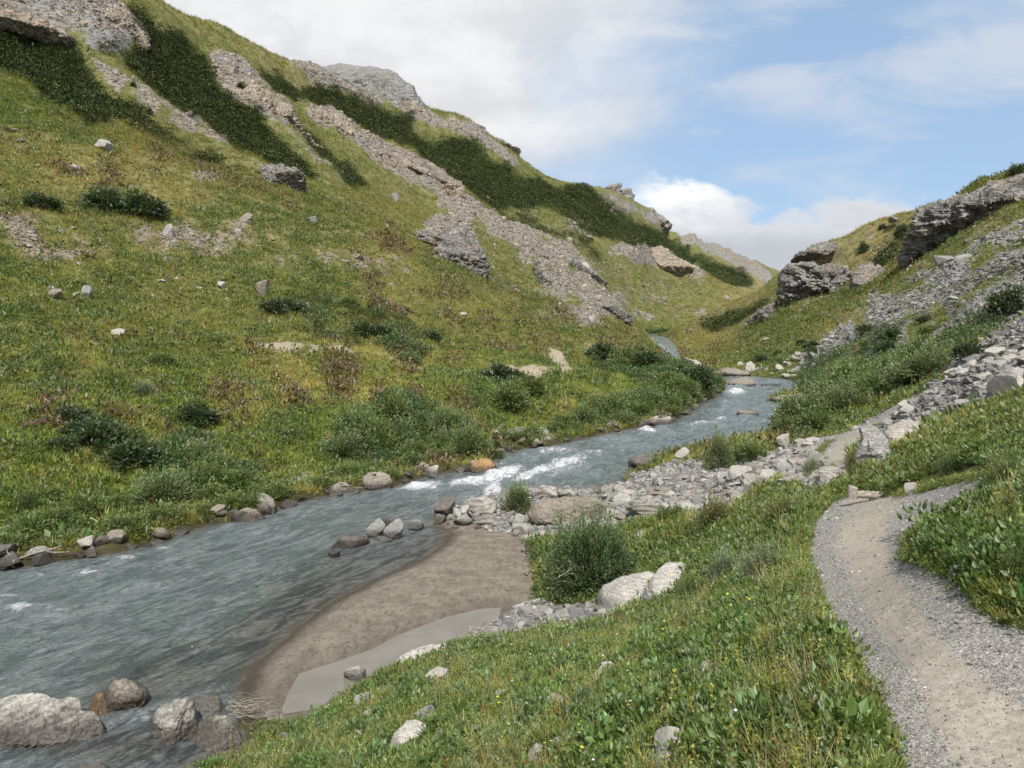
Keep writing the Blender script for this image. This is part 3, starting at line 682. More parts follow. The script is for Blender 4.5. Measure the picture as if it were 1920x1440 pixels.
M_SLATE = rock_mat('blue_grey_slate', (0.085,0.086,0.088), (0.205,0.203,0.20), (0.34,0.335,0.325), 2.4, contrast=0.8, lichen=0.08, wet=0.8)
M_DARKW = rock_mat('dark_wet_stone', (0.035,0.033,0.03), (0.085,0.078,0.07), (0.16,0.15,0.14), 2.0, lichen=0.3, wet=0.8, rough=0.55)
M_CLIFFG = rock_mat('grey_cliff', (0.07,0.07,0.07), (0.20,0.195,0.185), (0.32,0.31,0.295), 0.28, rot=(0.25,0.35,0), aniso=4.5, contrast=1.15, lichen=0.35)
M_CLIFFD = rock_mat('dark_cliff', (0.05,0.05,0.05), (0.155,0.15,0.145), (0.30,0.29,0.28), 0.30, rot=(0.2,-0.35,0), aniso=4.0, contrast=1.15, lichen=0.3)
M_CLIFFT = rock_mat('tan_cliff', (0.10,0.085,0.07), (0.245,0.212,0.175), (0.37,0.325,0.27), 0.20, rot=(0.2,0.5,0), aniso=3.0, contrast=1.15, lichen=0.35)
M_CLIFFF = rock_mat('far_cliff', (0.12,0.12,0.125), (0.20,0.20,0.20), (0.29,0.285,0.28), 0.07, rot=(0,0.05,0), aniso=6.0, contrast=1.15, lichen=0.15)

def hash2(a, b, s=0):
    v = np.sin(a*127.1 + b*311.7 + s*74.7)*43758.5453
    return v - np.floor(v)
def blocky(q1, q2, seed):
    """ledge relief: random offset per layer and per block, short ramps between"""
    l = np.floor(q1); f = q1-l
    def blk(l):
        q = q2 + hash2(l, l*0+3, seed)*7; b = np.floor(q); g = q-b
        a = hash2(l, b, seed); c = hash2(l, b+1, seed); k = sstep(0.86, 1.0, g)
        return a*(1-k)+c*k
    k = sstep(0.78, 1.0, f)
    return blk(l)*(1-k) + blk(l+1)*k
def resample(pl, n):
    p = np.asarray(pl, float); d = np.r_[0, np.cumsum(np.hypot(*np.diff(p, axis=0).T))]; d /= d[-1]
    u = np.linspace(0, 1, n)
    return np.stack([np.interp(u, d, p[:, 0]), np.interp(u, d, p[:, 1])], -1)
ROCKN = 0
FOOT = []
def strip_rock(name, label, cat, top, bot, mat, Y=None, thick=None, lean=0.35, nu=120, nv=60, jag=1.0, disp=0.04, layers=14, blocks=6, bed=0.25, chops=5, group=None, sink=0.22, seed=None, pw=(3.0, 2.6), drape=False):
    global ROCKN; ROCKN += 1
    seed = seed or ROCKN; r = np.random.default_rng(900+seed)
    top = resample(top, nu); bot = resample(bot, nu); u = np.linspace(0, 1, nu)
    if isinstance(Y, str): Yu = on_plane(bot[:, 0], bot[:, 1], ZW)[:, 1]; Yu = np.polyval(np.polyfit(u, Yu, 2), u)
    elif Y is None:
        ys, us = [], []
        for k in range(4, nu-4, max(1, nu//14)):
            g_ = gp(bot[k, 0], bot[k, 1])
            if g_ is not None: ys.append(math.log(g_[1])); us.append(u[k])
        m_ = np.median(ys); ok = np.abs(np.array(ys)-m_) < 0.35
        cf = np.polyfit(np.array(us)[ok], np.array(ys)[ok], 1 if ok.sum() > 3 else 0)
        Yu = np.exp(np.polyval(cf, u))
    elif isinstance(Y, (tuple, list)): Yu = np.interp(u, np.linspace(0, 1, len(Y)), Y)
    else: Yu = np.full(nu, float(Y))
    Yt = Yu.copy()
    if drape:
        ys, us = [], []
        for k in range(4, nu-4, max(1, nu//14)):
            g_ = gp(top[k, 0], top[k, 1]+1)
            if g_ is not None and abs(math.log(g_[1]/Yu[k])) < 0.45: ys.append(math.log(g_[1])); us.append(u[k])
        if len(ys) > 3: Yt = np.clip(np.exp(np.polyval(np.polyfit(us, ys, 1), u)), Yu*1.0, Yu*1.35); lean = 0.12
    Ym = float(Yu.mean())
    H = (bot[:, 1]-top[:, 1]).mean()*Ym/F; W = np.hypot(*(bot[-1]-bot[0]))*Ym/F
    if thick is None: thick = 0.45*min(H*1.6, W)
    bot = bot + np.stack([0*u, (bot[:, 1]-top[:, 1])*sink + 0.5], -1)
    j = jag
    win = np.sin(np.pi*u)**0.4
    top[:, 1] += j*1.5*win*(blocky(u*nu/19.0+fbm(u*4, seed*.7, 0, 3)*2.5, u*3, seed)-0.5) + j*win*fbm(u*11, seed*1.7, 0, 4)*1.2
    v = np.linspace(0, 1, nv)
    U, Vv = np.meshgrid(u, v, indexing='ij')
    pu = (1-np.abs(2*U-1)**pw[0]).clip(0)**0.5; pv = (1-np.abs(2*Vv-1)**pw[1]).clip(0)**0.5
    prof = pu*pv
    px = top[:, None, 0]*(1-Vv)+bot[:, None, 0]*Vv; py = top[:, None, 1]*(1-Vv)+bot[:, None, 1]*Vv
    px = px + j*0.8*fbm(Vv*7, U*3, seed, 3)*np.exp(-((0.5-np.abs(U-0.5))*14)**2)
    Yc = Yt[:, None]*(1-Vv) + Yu[:, None]*Vv + thick*(0.3 if not drape else 0.12)
    ln = lean*(0.75-Vv)*H
    Pf = at(px, py, Yc - thick*prof + ln); Pb = at(px, py, Yc + thick*0.9*prof + ln)
    ring = np.concatenate([Pf, Pb[:, -2:0:-1]], 1)           # nu x (2nv-2) x 3
    c = np.array([ring[..., 0].mean(), ring[..., 1].mean(), ring[..., 2].mean()])
    # facet chops
    half = np.array([max(W, 1e-3)/2, thick, max(H, 1e-3)/2])
    for _ in range(chops):
        nn = r.normal(size=3); nn[1] = -abs(nn[1]) if r.random() < 0.75 else nn[1]; nn /= np.linalg.norm(nn)
        q = (ring-c)/half; s_ = q@nn - r.uniform(0.55, 0.85)
        s_ = np.maximum(s_, 0)*0.9
        ring = ring - s_[..., None]*nn*half*np.array([0.15, 0, 0.15])
        ring = ring*(1 - s_*nn[1]*half[1]/ring[..., 1])[..., None]
    du = np.gradient(ring, axis=0); dv = np.roll(ring, -1, 1)-np.roll(ring, 1, 1)
    N = np.cross(dv, du); N /= np.linalg.norm(N, axis=-1, keepdims=True)+1e-9
    if (N[:, nv//2]@np.array([0, -1, 0])).mean() < 0: N = -N; flip = True
    else: flip = False
    L = min(H, W) if H > 0 else W
    x, y, z = ((ring-c)/max(L, 1e-3)).transpose(2, 0, 1)
    cb_, sb_ = math.cos(bed), math.sin(bed)
    s1 = z*cb_ + x*sb_ + fbm(x*1.2, y*1.2, z*1.2, 3, seed)*0.10; s2 = x*cb_ - z*sb_ + y*0.6
    d = (blocky(s1*layers, s2*blocks, seed)-0.5)*0.55 + (blocky(s1*layers*2.7, s2*blocks*2.1, seed+5)-0.5)*0.25
    d = d + fbm(x*2.2, y*2.2, z*2.2, 4, seed+9)*0.55 + fbm(x*9, y*9, z*9, 3, seed+19)*0.12
    fade = np.concatenate([prof, prof[:, -2:0:-1]], 1).clip(0.25, 1)
    ring = ring + N*(d*disp*L*fade)[..., None]
    base = c.copy(); base[2] = ring[..., 2].min()
    Fc = []
    nr = ring.shape[1]; I, J = np.meshgrid(np.arange(nu-1), np.arange(nr), indexing='ij'); J2 = (J+1) % nr
    Fc = np.stack([I*nr+J, I*nr+J2, (I+1)*nr+J2, (I+1)*nr+J], -1).reshape(-1, 4)
    if flip: Fc = Fc[:, ::-1]
    me = new_mesh(name, (ring-base).reshape(-1, 3), Fc, mat)
    FOOT.append((base[0], base[1], 0.40*W, thick*.8)) if base[1] < 60 else None
    o = link(name, me, None, base); tag(o, label, cat, group)
    return o

# ---- big outcrops and cliffs
def outcrop(label, top, bot, mat, name='rock_outcrop', **k):
    k['disp'] = k.get('disp', 0.10)*2.3; k['jag'] = k.get('jag', 2.0)*1.5; k.setdefault('nu', 200); k.setdefault('nv', 90); k.setdefault('sink', 0.45); k.setdefault('pw', (14, 9)); k.setdefault('drape', 'Y' not in k); k.setdefault('chops', 7); k.setdefault('lean', 0.25)
    if 'thick' in k and k['drape']: k['thick'] *= 1.25
    return strip_rock(name, label, 'rock outcrop', top, bot, mat, **k)
outcrop('large layered grey cliff closing the right side of the valley, nearest the hikers', [(1461,540),(1464,506),(1478,495),(1512,494),(1560,502),(1588,503),(1597,518)], [(1462,576),(1470,583),(1500,570),(1545,547),(1580,531),(1598,520)], M_CLIFFD, drape=False, thick=6, layers=11, bed=0.5, disp=0.14, lean=0.2)
outcrop('thin dark rock ledge on the skyline just above the lower right cliff', [(1482,490),(1492,478),(1505,470),(1530,458),(1549,449),(1575,452)], [(1482,495),(1500,493),(1530,482),(1555,470),(1576,456)], M_CLIFFD, Y=(140,150), thick=5, bed=0.4)
outcrop('dark broken rock skirt sloping down to the left from the lower right cliff', [(1400,604),(1425,580),(1445,568),(1464,552)], [(1402,608),(1430,600),(1450,592),(1468,582)], M_CLIFFD, drape=False, thick=3, bed=0.7)
outcrop('square pale grey layered block between the two right hand cliffs', [(1592,535),(1604,502),(1612,492),(1650,496),(1658,503)], [(1590,552),(1600,548),(1622,538),(1640,526),(1659,507)], M_CLIFFG, drape=False, thick=3, layers=10, bed=-0.15, disp=0.08, lean=0.12)
outcrop('big dark cliff climbing to the top right corner of the photo', [(1686,488),(1697,462),(1708,430),(1721,396),(1731,386),(1770,372),(1820,352),(1846,338),(1880,322),(1925,311),(1975,302)], [(1686,494),(1700,491),(1740,471),(1780,450),(1830,420),(1880,391),(1925,369),(1975,348)], M_CLIFFD, drape=False, thick=6, layers=9, blocks=3, bed=0.25, disp=0.16, nu=320, nv=110, jag=2.5, lean=0.25)
outcrop('small dark block alone on the right hand skyline', [(1665,412),(1670,405),(1681,405),(1685,408)], [(1665,416),(1675,414),(1685,411)], M_CLIFFD, Y=150, thick=1.2, nu=50, nv=30, jag=0.5)
outcrop('squat grey layered outcrop standing in the light grass of the left slope', [(469,299),(484,309),(519,306),(555,315),(568,328),(571,340)], [(469,304),(488,326),(519,345),(544,361),(566,370),(572,368)], M_CLIFFG, thick=4, layers=13, disp=0.10, bed=-0.1, drape=False, lean=0.3)
outcrop('dark grey layered crag beside the left slope crest, right of centre-left', [(815,445),(822,427),(845,424),(872,419),(888,436),(902,464),(918,498)], [(817,462),(825,478),(847,492),(878,507),(900,512),(919,512)], M_CLIFFD, thick=6, layers=12, disp=0.12, bed=-0.15, drape=False, lean=0.3)
outcrop('low broken grey rocks just left of the dark crag on the slope crest', [(775,436),(785,428),(805,430),(822,440)], [(776,440),(790,450),(806,462),(824,466)], M_CLIFFG, thick=2.5, nu=90, nv=50, jag=1.2, drape=False, lean=0.3)
outcrop('tall tan rock rib between two bands of dark scrub on the left mountain', [(388,120),(400,104),(425,104),(447,112),(474,135),(497,150),(512,170),(522,190),(545,195),(556,232),(572,268),(585,290)], [(390,130),(408,162),(436,190),(462,212),(490,240),(520,262),(545,272),(570,284),(586,293)], M_CLIFFT, thick=9, disp=0.16, layers=9, jag=3, nu=280, nv=110, lean=0.9)
outcrop('second tan rock rib, stepping down right of the tall rib', [(548,192),(572,186),(592,192),(620,206),(640,220),(662,236),(690,258),(704,278)], [(550,198),(575,216),(600,232),(625,246),(650,262),(680,280),(705,290)], M_CLIFFT, thick=6, disp=0.15, layers=8, jag=2.6, lean=0.9, nu=220)
outcrop('low tan rock edge along the right side of the pale scree rib', [(704,278),(730,284),(752,298),(775,310),(800,322),(826,338)], [(705,284),(730,296),(752,308),(778,322),(800,336),(828,346)], M_CLIFFT, thick=4, disp=0.15, jag=2.2, lean=0.9)
outcrop('small tan pinnacle at the lower end of the pale scree rib', [(826,345),(840,338),(862,340),(872,352),(879,380)], [(828,352),(845,368),(862,380),(880,388)], M_CLIFFT, thick=4, jag=2.4, nu=110, nv=70, drape=False, lean=0.3)
outcrop('row of grey slabs low on the slope above the far bend of the river', [(1083,548),(1104,553),(1125,560),(1146,566),(1165,580),(1183,593)], [(1084,556),(1105,570),(1130,583),(1158,596),(1184,601)], M_CLIFFD, thick=3, jag=1.6, layers=8, bed=-0.35, drape=False, lean=0.3)
outcrop('narrow grey stepped outcrop above the row of slabs', [(998,484),(1006,479),(1018,487),(1024,503),(1034,524),(1043,545)], [(999,506),(1008,524),(1020,536),(1034,547),(1044,551)], M_CLIFFG, thick=3, jag=1.6, bed=-0.3, drape=False, lean=0.3)
outcrop('long grey rock band crossing the middle of the left slope', [(992,452),(1020,450),(1048,462),(1070,482),(1105,504),(1142,530)], [(993,462),(1020,474),(1050,486),(1080,503),(1110,520),(1143,536)], M_CLIFFG, thick=3.5, jag=2.0, bed=-0.3, drape=False, lean=0.8)
outcrop('pinkish rock hump below the dark scrub band, above the grey rock band', [(1036,400),(1052,396),(1072,402),(1092,414),(1111,438)], [(1038,406),(1055,420),(1078,432),(1112,443)], M_CLIFFT, thick=5, jag=1.8, lean=0.8, nu=120)
outcrop('tan stepped outcrop in the centre of the far slope below the scrub', [(1215,464),(1238,457),(1256,464),(1268,482),(1290,492),(1318,508),(1338,527)], [(1217,472),(1240,490),(1266,505),(1300,520),(1339,531)], M_CLIFFT, drape=False, Y=(470,475), thick=8, jag=1.6, lean=0.5)
outcrop('jagged stepped skyline crag in the middle of the far ridge', [(1114,350),(1124,345),(1155,344),(1158,353),(1179,358),(1186,376),(1192,389),(1226,391),(1232,404),(1250,411),(1272,424),(1279,441)], [(1116,354),(1130,368),(1150,384),(1176,400),(1205,414),(1240,431),(1280,446)], M_CLIFFG, Y=(585,700), thick=16, jag=3.0, disp=0.14, layers=7, bed=-0.1, nu=280)
outcrop('stepped far crags where the ridge runs down into the valley notch', [(1288,452),(1302,450),(1336,451),(1345,464),(1386,478),(1401,491),(1440,504),(1462,510),(1464,519)], [(1289,458),(1320,474),(1350,488),(1385,506),(1425,524),(1465,529)], M_CLIFFG, Y=(740,980), thick=18, jag=2.6, disp=0.14, layers=7, bed=-0.1, nu=260)
outcrop('flat topped grey mesa on the skyline at upper left', [(540,111),(580,114),(602,121),(640,119),(690,124),(722,128),(745,138),(758,152),(776,160),(782,178),(800,198)], [(545,135),(590,160),(650,190),(720,215),(800,215)], M_CLIFFF, Y=(600,520), thick=40, jag=1.4, disp=0.05, chops=1, layers=9, bed=-0.02, name='rocky_mesa', nu=260, lean=0.8)
outcrop('grey cliff edge on the skyline right of the mesa', [(866,231),(890,237),(920,248),(945,264),(975,279),(983,300)], [(868,238),(900,256),(935,276),(965,296),(984,305)], M_CLIFFG, Y=(505,525), thick=8, jag=2.0, lean=0.5)
outcrop('rough tan crag in the top left corner above the scrub', [(196,0),(215,8),(240,28),(262,52),(282,74)], [(198,30),(218,52),(240,70),(262,86),(283,86)], M_CLIFFT, thick=6, jag=2.5, lean=0.9)
outcrop('broken tan rocks at the left edge below the top left crag', [(-30,20),(20,18),(60,28),(100,45),(130,62),(150,82)], [(-30,45),(20,50),(70,66),(110,86),(152,96)], M_CLIFFT, thick=6, jag=2.5, lean=1.1)
outcrop('small grey rock step at the left edge under the dark scrub', [(36,150),(60,152),(84,166),(100,184),(109,200)], [(37,156),(60,172),(85,194),(110,205)], M_CLIFFG, thick=1.6, jag=1.2, nu=90, nv=45)

# ---- boulders traced one by one
def boulder(label, top, bot, mat, name='boulder', **k):
    k.setdefault('disp', 0.09); k.setdefault('nu', 150); k.setdefault('nv', 70); k.setdefault('layers', 9); k.setdefault('jag', 1.5); k.setdefault('pw', (3.2, 2.8)); k.setdefault('chops', 12); k.setdefault('sink', 0.5); k['disp'] = k['disp']*0.75
    return strip_rock(name, label, 'boulder', top, bot, mat, **k)
boulder('biggest grey boulder in the river at the bottom left corner', [(-70,1340),(-20,1308),(30,1293),(80,1291),(108,1305),(150,1303),(155,1330),(180,1334),(203,1366)], [(-70,1408),(0,1404),(40,1397),(90,1393),(140,1386),(204,1370)], M_GREY, Y='water', thick=0.62, bed=1.1, layers=5, nu=240, nv=110, disp=0.15, jag=2.6, pw=(5, 4), chops=17)
boulder('rounded brown and ochre boulder between the two grey ones at bottom left', [(186,1310),(196,1286),(215,1270),(240,1265),(262,1280),(286,1303)], [(188,1318),(212,1330),(234,1339),(260,1322),(287,1308)], M_BROWN, Y='water', thick=0.42, bed=0.6, layers=6, disp=0.15, jag=2.6, pw=(5, 4), chops=17)
boulder('small ochre rock leaning against the rounded brown boulder', [(162,1328),(176,1302),(190,1297),(203,1318),(208,1338)], [(164,1334),(186,1343),(209,1344)], M_ORANGE, Y='water', thick=0.22, nu=90, nv=50)
boulder('tilted grey slab boulder with a pale stick against it, bottom left', [(277,1345),(290,1324),(328,1301),(356,1297),(366,1312),(372,1360)], [(279,1384),(300,1389),(330,1394),(355,1388),(373,1368)], M_GREY, Y='water', thick=0.38, bed=1.0, layers=7, nu=190, nv=90, disp=0.15, jag=2.6, pw=(5, 4), chops=17)
boulder('pale boulder behind the tilted grey slab by the driftwood', [(354,1318),(366,1302),(388,1296),(410,1304),(424,1326)], [(355,1330),(385,1342),(425,1334)], M_PALE, Y='water', thick=0.3, bed=0.7, disp=0.15, jag=2.6, pw=(5, 4), chops=17)
boulder('domed grey boulder right of the tilted slab beside the driftwood', [(362,1362),(376,1338),(396,1331),(420,1342),(444,1366),(463,1388)], [(364,1380),(382,1398),(412,1406),(442,1402),(464,1394)], M_GREY, Y='water', thick=0.36, bed=0.9, nu=170, nv=90, disp=0.15, jag=2.6, pw=(5, 4), chops=17)
boulder('low stone cut by the bottom edge of the photo in the dark water', [(136,1440),(165,1428),(190,1424),(208,1436)], [(138,1450),(170,1456),(208,1450)], M_PALE, Y='water', thick=0.2, nu=90, nv=40)
boulder('broad flat boulder between the rapids and the sand bar', [(988,962),(1002,946),(1030,935),(1080,929),(1120,934),(1154,948)], [(990,978),(1030,986),(1085,984),(1130,972),(1156,955)], M_BROWN, thick=0.5, bed=0.15)
boulder('white rounded boulder lying in the grass right of the big willow bush', [(1117,1122),(1130,1098),(1165,1079),(1214,1066),(1232,1073),(1230,1102),(1216,1132)], [(1118,1142),(1150,1152),(1186,1143),(1217,1135)], M_PALE, thick=0.42, bed=0.5, layers=4, disp=0.06, nu=190, nv=90)
boulder('fractured whitish boulder touching the white rounded one', [(1196,1122),(1214,1098),(1233,1064),(1250,1047),(1276,1045),(1291,1053),(1289,1085),(1274,1108)], [(1198,1140),(1220,1140),(1250,1124),(1275,1112)], M_PALE, thick=0.36, bed=0.5, layers=9, disp=0.12, nu=190, nv=90)
boulder('long pale stone slab at the edge of the brown puddle', [(737,1243),(750,1230),(775,1218),(805,1208),(838,1205),(843,1214)], [(738,1252),(768,1250),(800,1240),(844,1221)], M_PALE, thick=0.22, bed=0.35, nu=150, nv=50, disp=0.07, sink=0.3)
boulder('bone shaped pale stone in the foreground grass at bottom centre', [(729,1392),(737,1376),(752,1362),(762,1348),(785,1345),(799,1356),(798,1368)], [(731,1404),(748,1411),(768,1408),(785,1390),(799,1371)], M_PALE, thick=0.17, bed=0.2, layers=4, disp=0.05, sink=0.3)
boulder('layered grey slab outcrop leaning right beside the path', [(1594,872),(1606,848),(1618,822),(1612,800),(1640,790),(1662,806),(1672,830)], [(1597,884),(1620,884),(1642,880),(1660,862),(1673,842)], M_SLATE, thick=1.1, bed=-0.75, layers=10, disp=0.22, chops=14, pw=(5, 5), nu=200, nv=110, lean=0.2, name='layered_boulder')
boulder('smooth topped pale slab resting behind the layered slab by the path', [(1652,822),(1664,800),(1690,784),(1722,787),(1740,797),(1746,806)], [(1655,842),(1676,846),(1705,830),(1746,812)], M_PALE, thick=1.2, bed=-0.6, layers=7, disp=0.16, chops=14, pw=(5, 5), nu=180, nv=90, lean=0.5, name='layered_boulder')
boulder('white edged slab boulder at the right edge of the photo among slates', [(1861,722),(1868,702),(1895,700),(1940,706),(1980,708)], [(1864,734),(1880,740),(1920,741),(1980,742)], M_PALE, thick=0.5, bed=0.1, layers=6, disp=0.10, sink=0.2)
boulder('humped boulder standing mid stream at the far bend', [(1360,722),(1372,712),(1388,705),(1402,703),(1416,713),(1421,722)], [(1361,724),(1390,725),(1421,724)], M_BROWN, Y='water', thick=1.1, nu=110, nv=50, sink=0.3)
boulder('flat topped dark block alone in the middle of the far river', [(1380,774),(1386,769),(1410,769),(1421,772),(1423,777)], [(1381,781),(1400,782),(1423,781)], M_BROWN, Y='water', thick=0.5, nu=90, nv=40, sink=0.3)
boulder('long brown rock shelf reaching into the far river from the right bank', [(1440,748),(1462,740),(1490,736),(1520,740),(1548,738),(1566,730)], [(1442,752),(1470,755),(1510,757),(1550,752),(1568,744)], M_BROWN, Y='water', thick=1.4, nu=150, nv=50, sink=0.3, bed=0.1)
boulder('pale sloping slab behind the brown rock shelf', [(1530,752),(1545,735),(1560,728),(1574,734)], [(1532,760),(1552,758),(1575,748)], M_PALE, Y=54.5, thick=0.7, nu=90, nv=50)
boulder('low dark rock breaking the water right of the humped boulder', [(1426,720),(1440,717),(1462,719),(1468,722)], [(1427,724),(1445,725),(1468,724)], M_BROWN, Y='water', thick=0.6, nu=70, nv=30)
boulder('long pale whale backed rock at the neck of the far river', [(1277,675),(1290,670),(1306,674),(1322,682),(1336,692)], [(1279,679),(1295,686),(1318,694),(1338,698)], M_PALE, Y='water', thick=1.6, nu=110, nv=50)
boulder('rounded pale boulder, left one of the pair on the far right bank', [(1378,690),(1382,678),(1390,675),(1396,680),(1398,690)], [(1379,696),(1390,699),(1398,697)], M_PALE, Y=90, thick=0.8, nu=80, nv=50)
boulder('rounded pale boulder, right one of the pair on the far right bank', [(1396,692),(1400,678),(1410,674),(1417,684),(1418,696)], [(1398,700),(1408,702),(1419,700)], M_PALE, Y=86, thick=0.8, nu=80, nv=50)
boulder('low brown rocks in front of the pair of rounded pale boulders', [(1340,699),(1355,690),(1380,688),(1400,694),(1412,702)], [(1342,704),(1375,706),(1413,706)], M_BROWN, Y='water', thick=1.0, nu=100, nv=40)
boulder('big pale brown rock under the overhanging left bank bushes', [(677,905),(682,888),(692,880),(715,878),(733,886),(738,905)], [(679,916),(705,920),(738,916)], M_BROWN, Y='water', thick=0.5, bed=1.2)
boulder('rusty orange rock on the left bank beside the white rapids', [(880,880),(886,864),(905,857),(922,862),(932,876)], [(882,886),(905,888),(933,884)], M_ORANGE, Y='water', thick=0.4)
boulder('pale flat rock on the left bank next to the rusty orange rock', [(832,862),(838,852),(855,848),(868,854),(868,862)], [(833,868),(850,871),(868,868)], M_PALE, Y=32, thick=0.35, nu=90)
boulder('long dark tilted rock in front of the left bank rubble', [(468,950),(478,936),(490,932),(505,942),(516,960)], [(470,958),(492,968),(516,966)], M_DARKW, Y='water', thick=0.3, bed=-0.8)
boulder('brown wet rock at the water line left of the dark tilted rock', [(438,972),(448,954),(465,946),(485,952),(497,970)], [(440,976),(468,979),(498,976)], M_BROWN, Y='water', thick=0.35)
boulder('pale lens shaped boulder on the left bank of the far river', [(1216,788),(1226,779),(1245,777),(1258,781),(1263,788)], [(1218,791),(1240,796),(1263,793)], M_PALE, Y='water', thick=0.6, nu=100, nv=50)
boulder('dark wet stone with pale top at the tip of the gravel spit', [(1176,866),(1186,854),(1205,849),(1226,852),(1232,862)], [(1178,876),(1200,882),(1232,874)], M_DARKW, Y='water', thick=0.5, nu=110)

# ---- loose rocks: a few templates, one object per rock
bpy.context.view_layer.update()
import bmesh
_bm = bmesh.new(); bmesh.ops.create_icosphere(_bm, subdivisions=5, radius=1.0)
ICO_V = np.array([v.co[:] for v in _bm.verts]); ICO_F = np.array([[v.index for v in f.verts] for f in _bm.faces]); _bm.free()
_bm = bmesh.new(); bmesh.ops.create_icosphere(_bm, subdivisions=4, radius=1.0)
ICO4_V = np.array([v.co[:] for v in _bm.verts]); ICO4_F = np.array([[v.index for v in f.verts] for f in _bm.faces]); _bm.free()
def lump(seed, dims, nch=12, strat=0.0, base=None, lo=0.45, hi=0.8):
    r = np.random.default_rng(seed); V = (ICO_V if base is None else base).copy()
    V = V*(1 + 0.15*fbm(V[:, 0]*1.1, V[:, 1]*1.1, V[:, 2]*1.1, 2, seed)[:, None])
    for _ in range(nch):
        n_ = r.normal(size=3); n_ /= np.linalg.norm(n_); s_ = np.maximum(V@n_ - r.uniform(lo, hi), 0)
        V = V - s_[:, None]*n_*0.97
    d = fbm(V[:, 0]*2.5, V[:, 1]*2.5, V[:, 2]*2.5, 4, seed+1)*0.045
    if strat: d = d + (blocky(V[:, 2]*5+fbm(V[:, 0], V[:, 1], 0, 2, seed)*0.6, V[:, 0]*1.3, seed)-0.5)*strat*(1-np.abs(V[:, 2])**2).clip(0.1, 1)
    V = V + V/np.linalg.norm(V, axis=1, keepdims=True)*d[:, None]
    V = V*np.array(dims)
    return V
TPL = {}
def tpl(kind, mat):
    key = (kind, mat.name)
    if key not in TPL:
        L = []
        for s_ in range(5):
            if kind == 'block': V = lump(40+s_, (1, .85, .75), 12, 0.05)
            elif kind == 'slab': V = lump(60+s_, (1, .75, .26), 12, 0.10, lo=.4, hi=.75)
            elif kind == 'round': V = lump(80+s_, (1, .85, .62), 7, 0.02, lo=.6, hi=.9)
            V[:, 2] -= V[:, 2].min()*0.7
            V /= np.abs(V[:, :2]).max()
            L.append(new_mesh(kind+'_rock', V, ICO_F, mat))
        TPL[key] = L
    return TPL[key]
rr_ = random.Random(5)
def put_rock(pos, w, h, kind, mat, label, cat='rock', name='rock', group=None, rotz=None, tilt=0.18, depth=None):
    if pos[1] < 60: FOOT.append((pos[0], pos[1], w*.42, w*.42))
    me = rr_.choice(tpl(kind, mat)); o = link(name, me, None, tuple(pos))
    nat = {'block': 1.25, 'slab': 0.45, 'round': 1.0}[kind]
    o.scale = (w/2, (depth or w*rr_.uniform(.7, 1.0))/2, max(h, 0.02)/nat)
    o.rotation_euler = (rr_.uniform(-tilt, tilt), rr_.uniform(-tilt, tilt), rr_.uniform(-0.5, 0.5) if rotz is None else rotz)
    return tag(o, label, cat, group)
def rock_px(px, pyb, wpx, hpx, kind, mat, label, water=False, **k):
    g_ = on_plane(px, pyb, ZW) if water else gp(px, pyb)
    if g_ is None: return
    s_ = g_[1]/F; w = wpx*s_; h = hpx*s_*1.12
    p = np.array(g_, float); p[1] += w*0.35; p[0] *= p[1]/g_[1]
    gz = ground(p[0], p[1]); p[2] = (ZW if water else max(gz, -9)) - 0.04*h
    if kind == 'slab': p[2] = (ZW if water else gz) - 0.06*h
    return put_rock(p, w, h, kind, mat, label, **k)
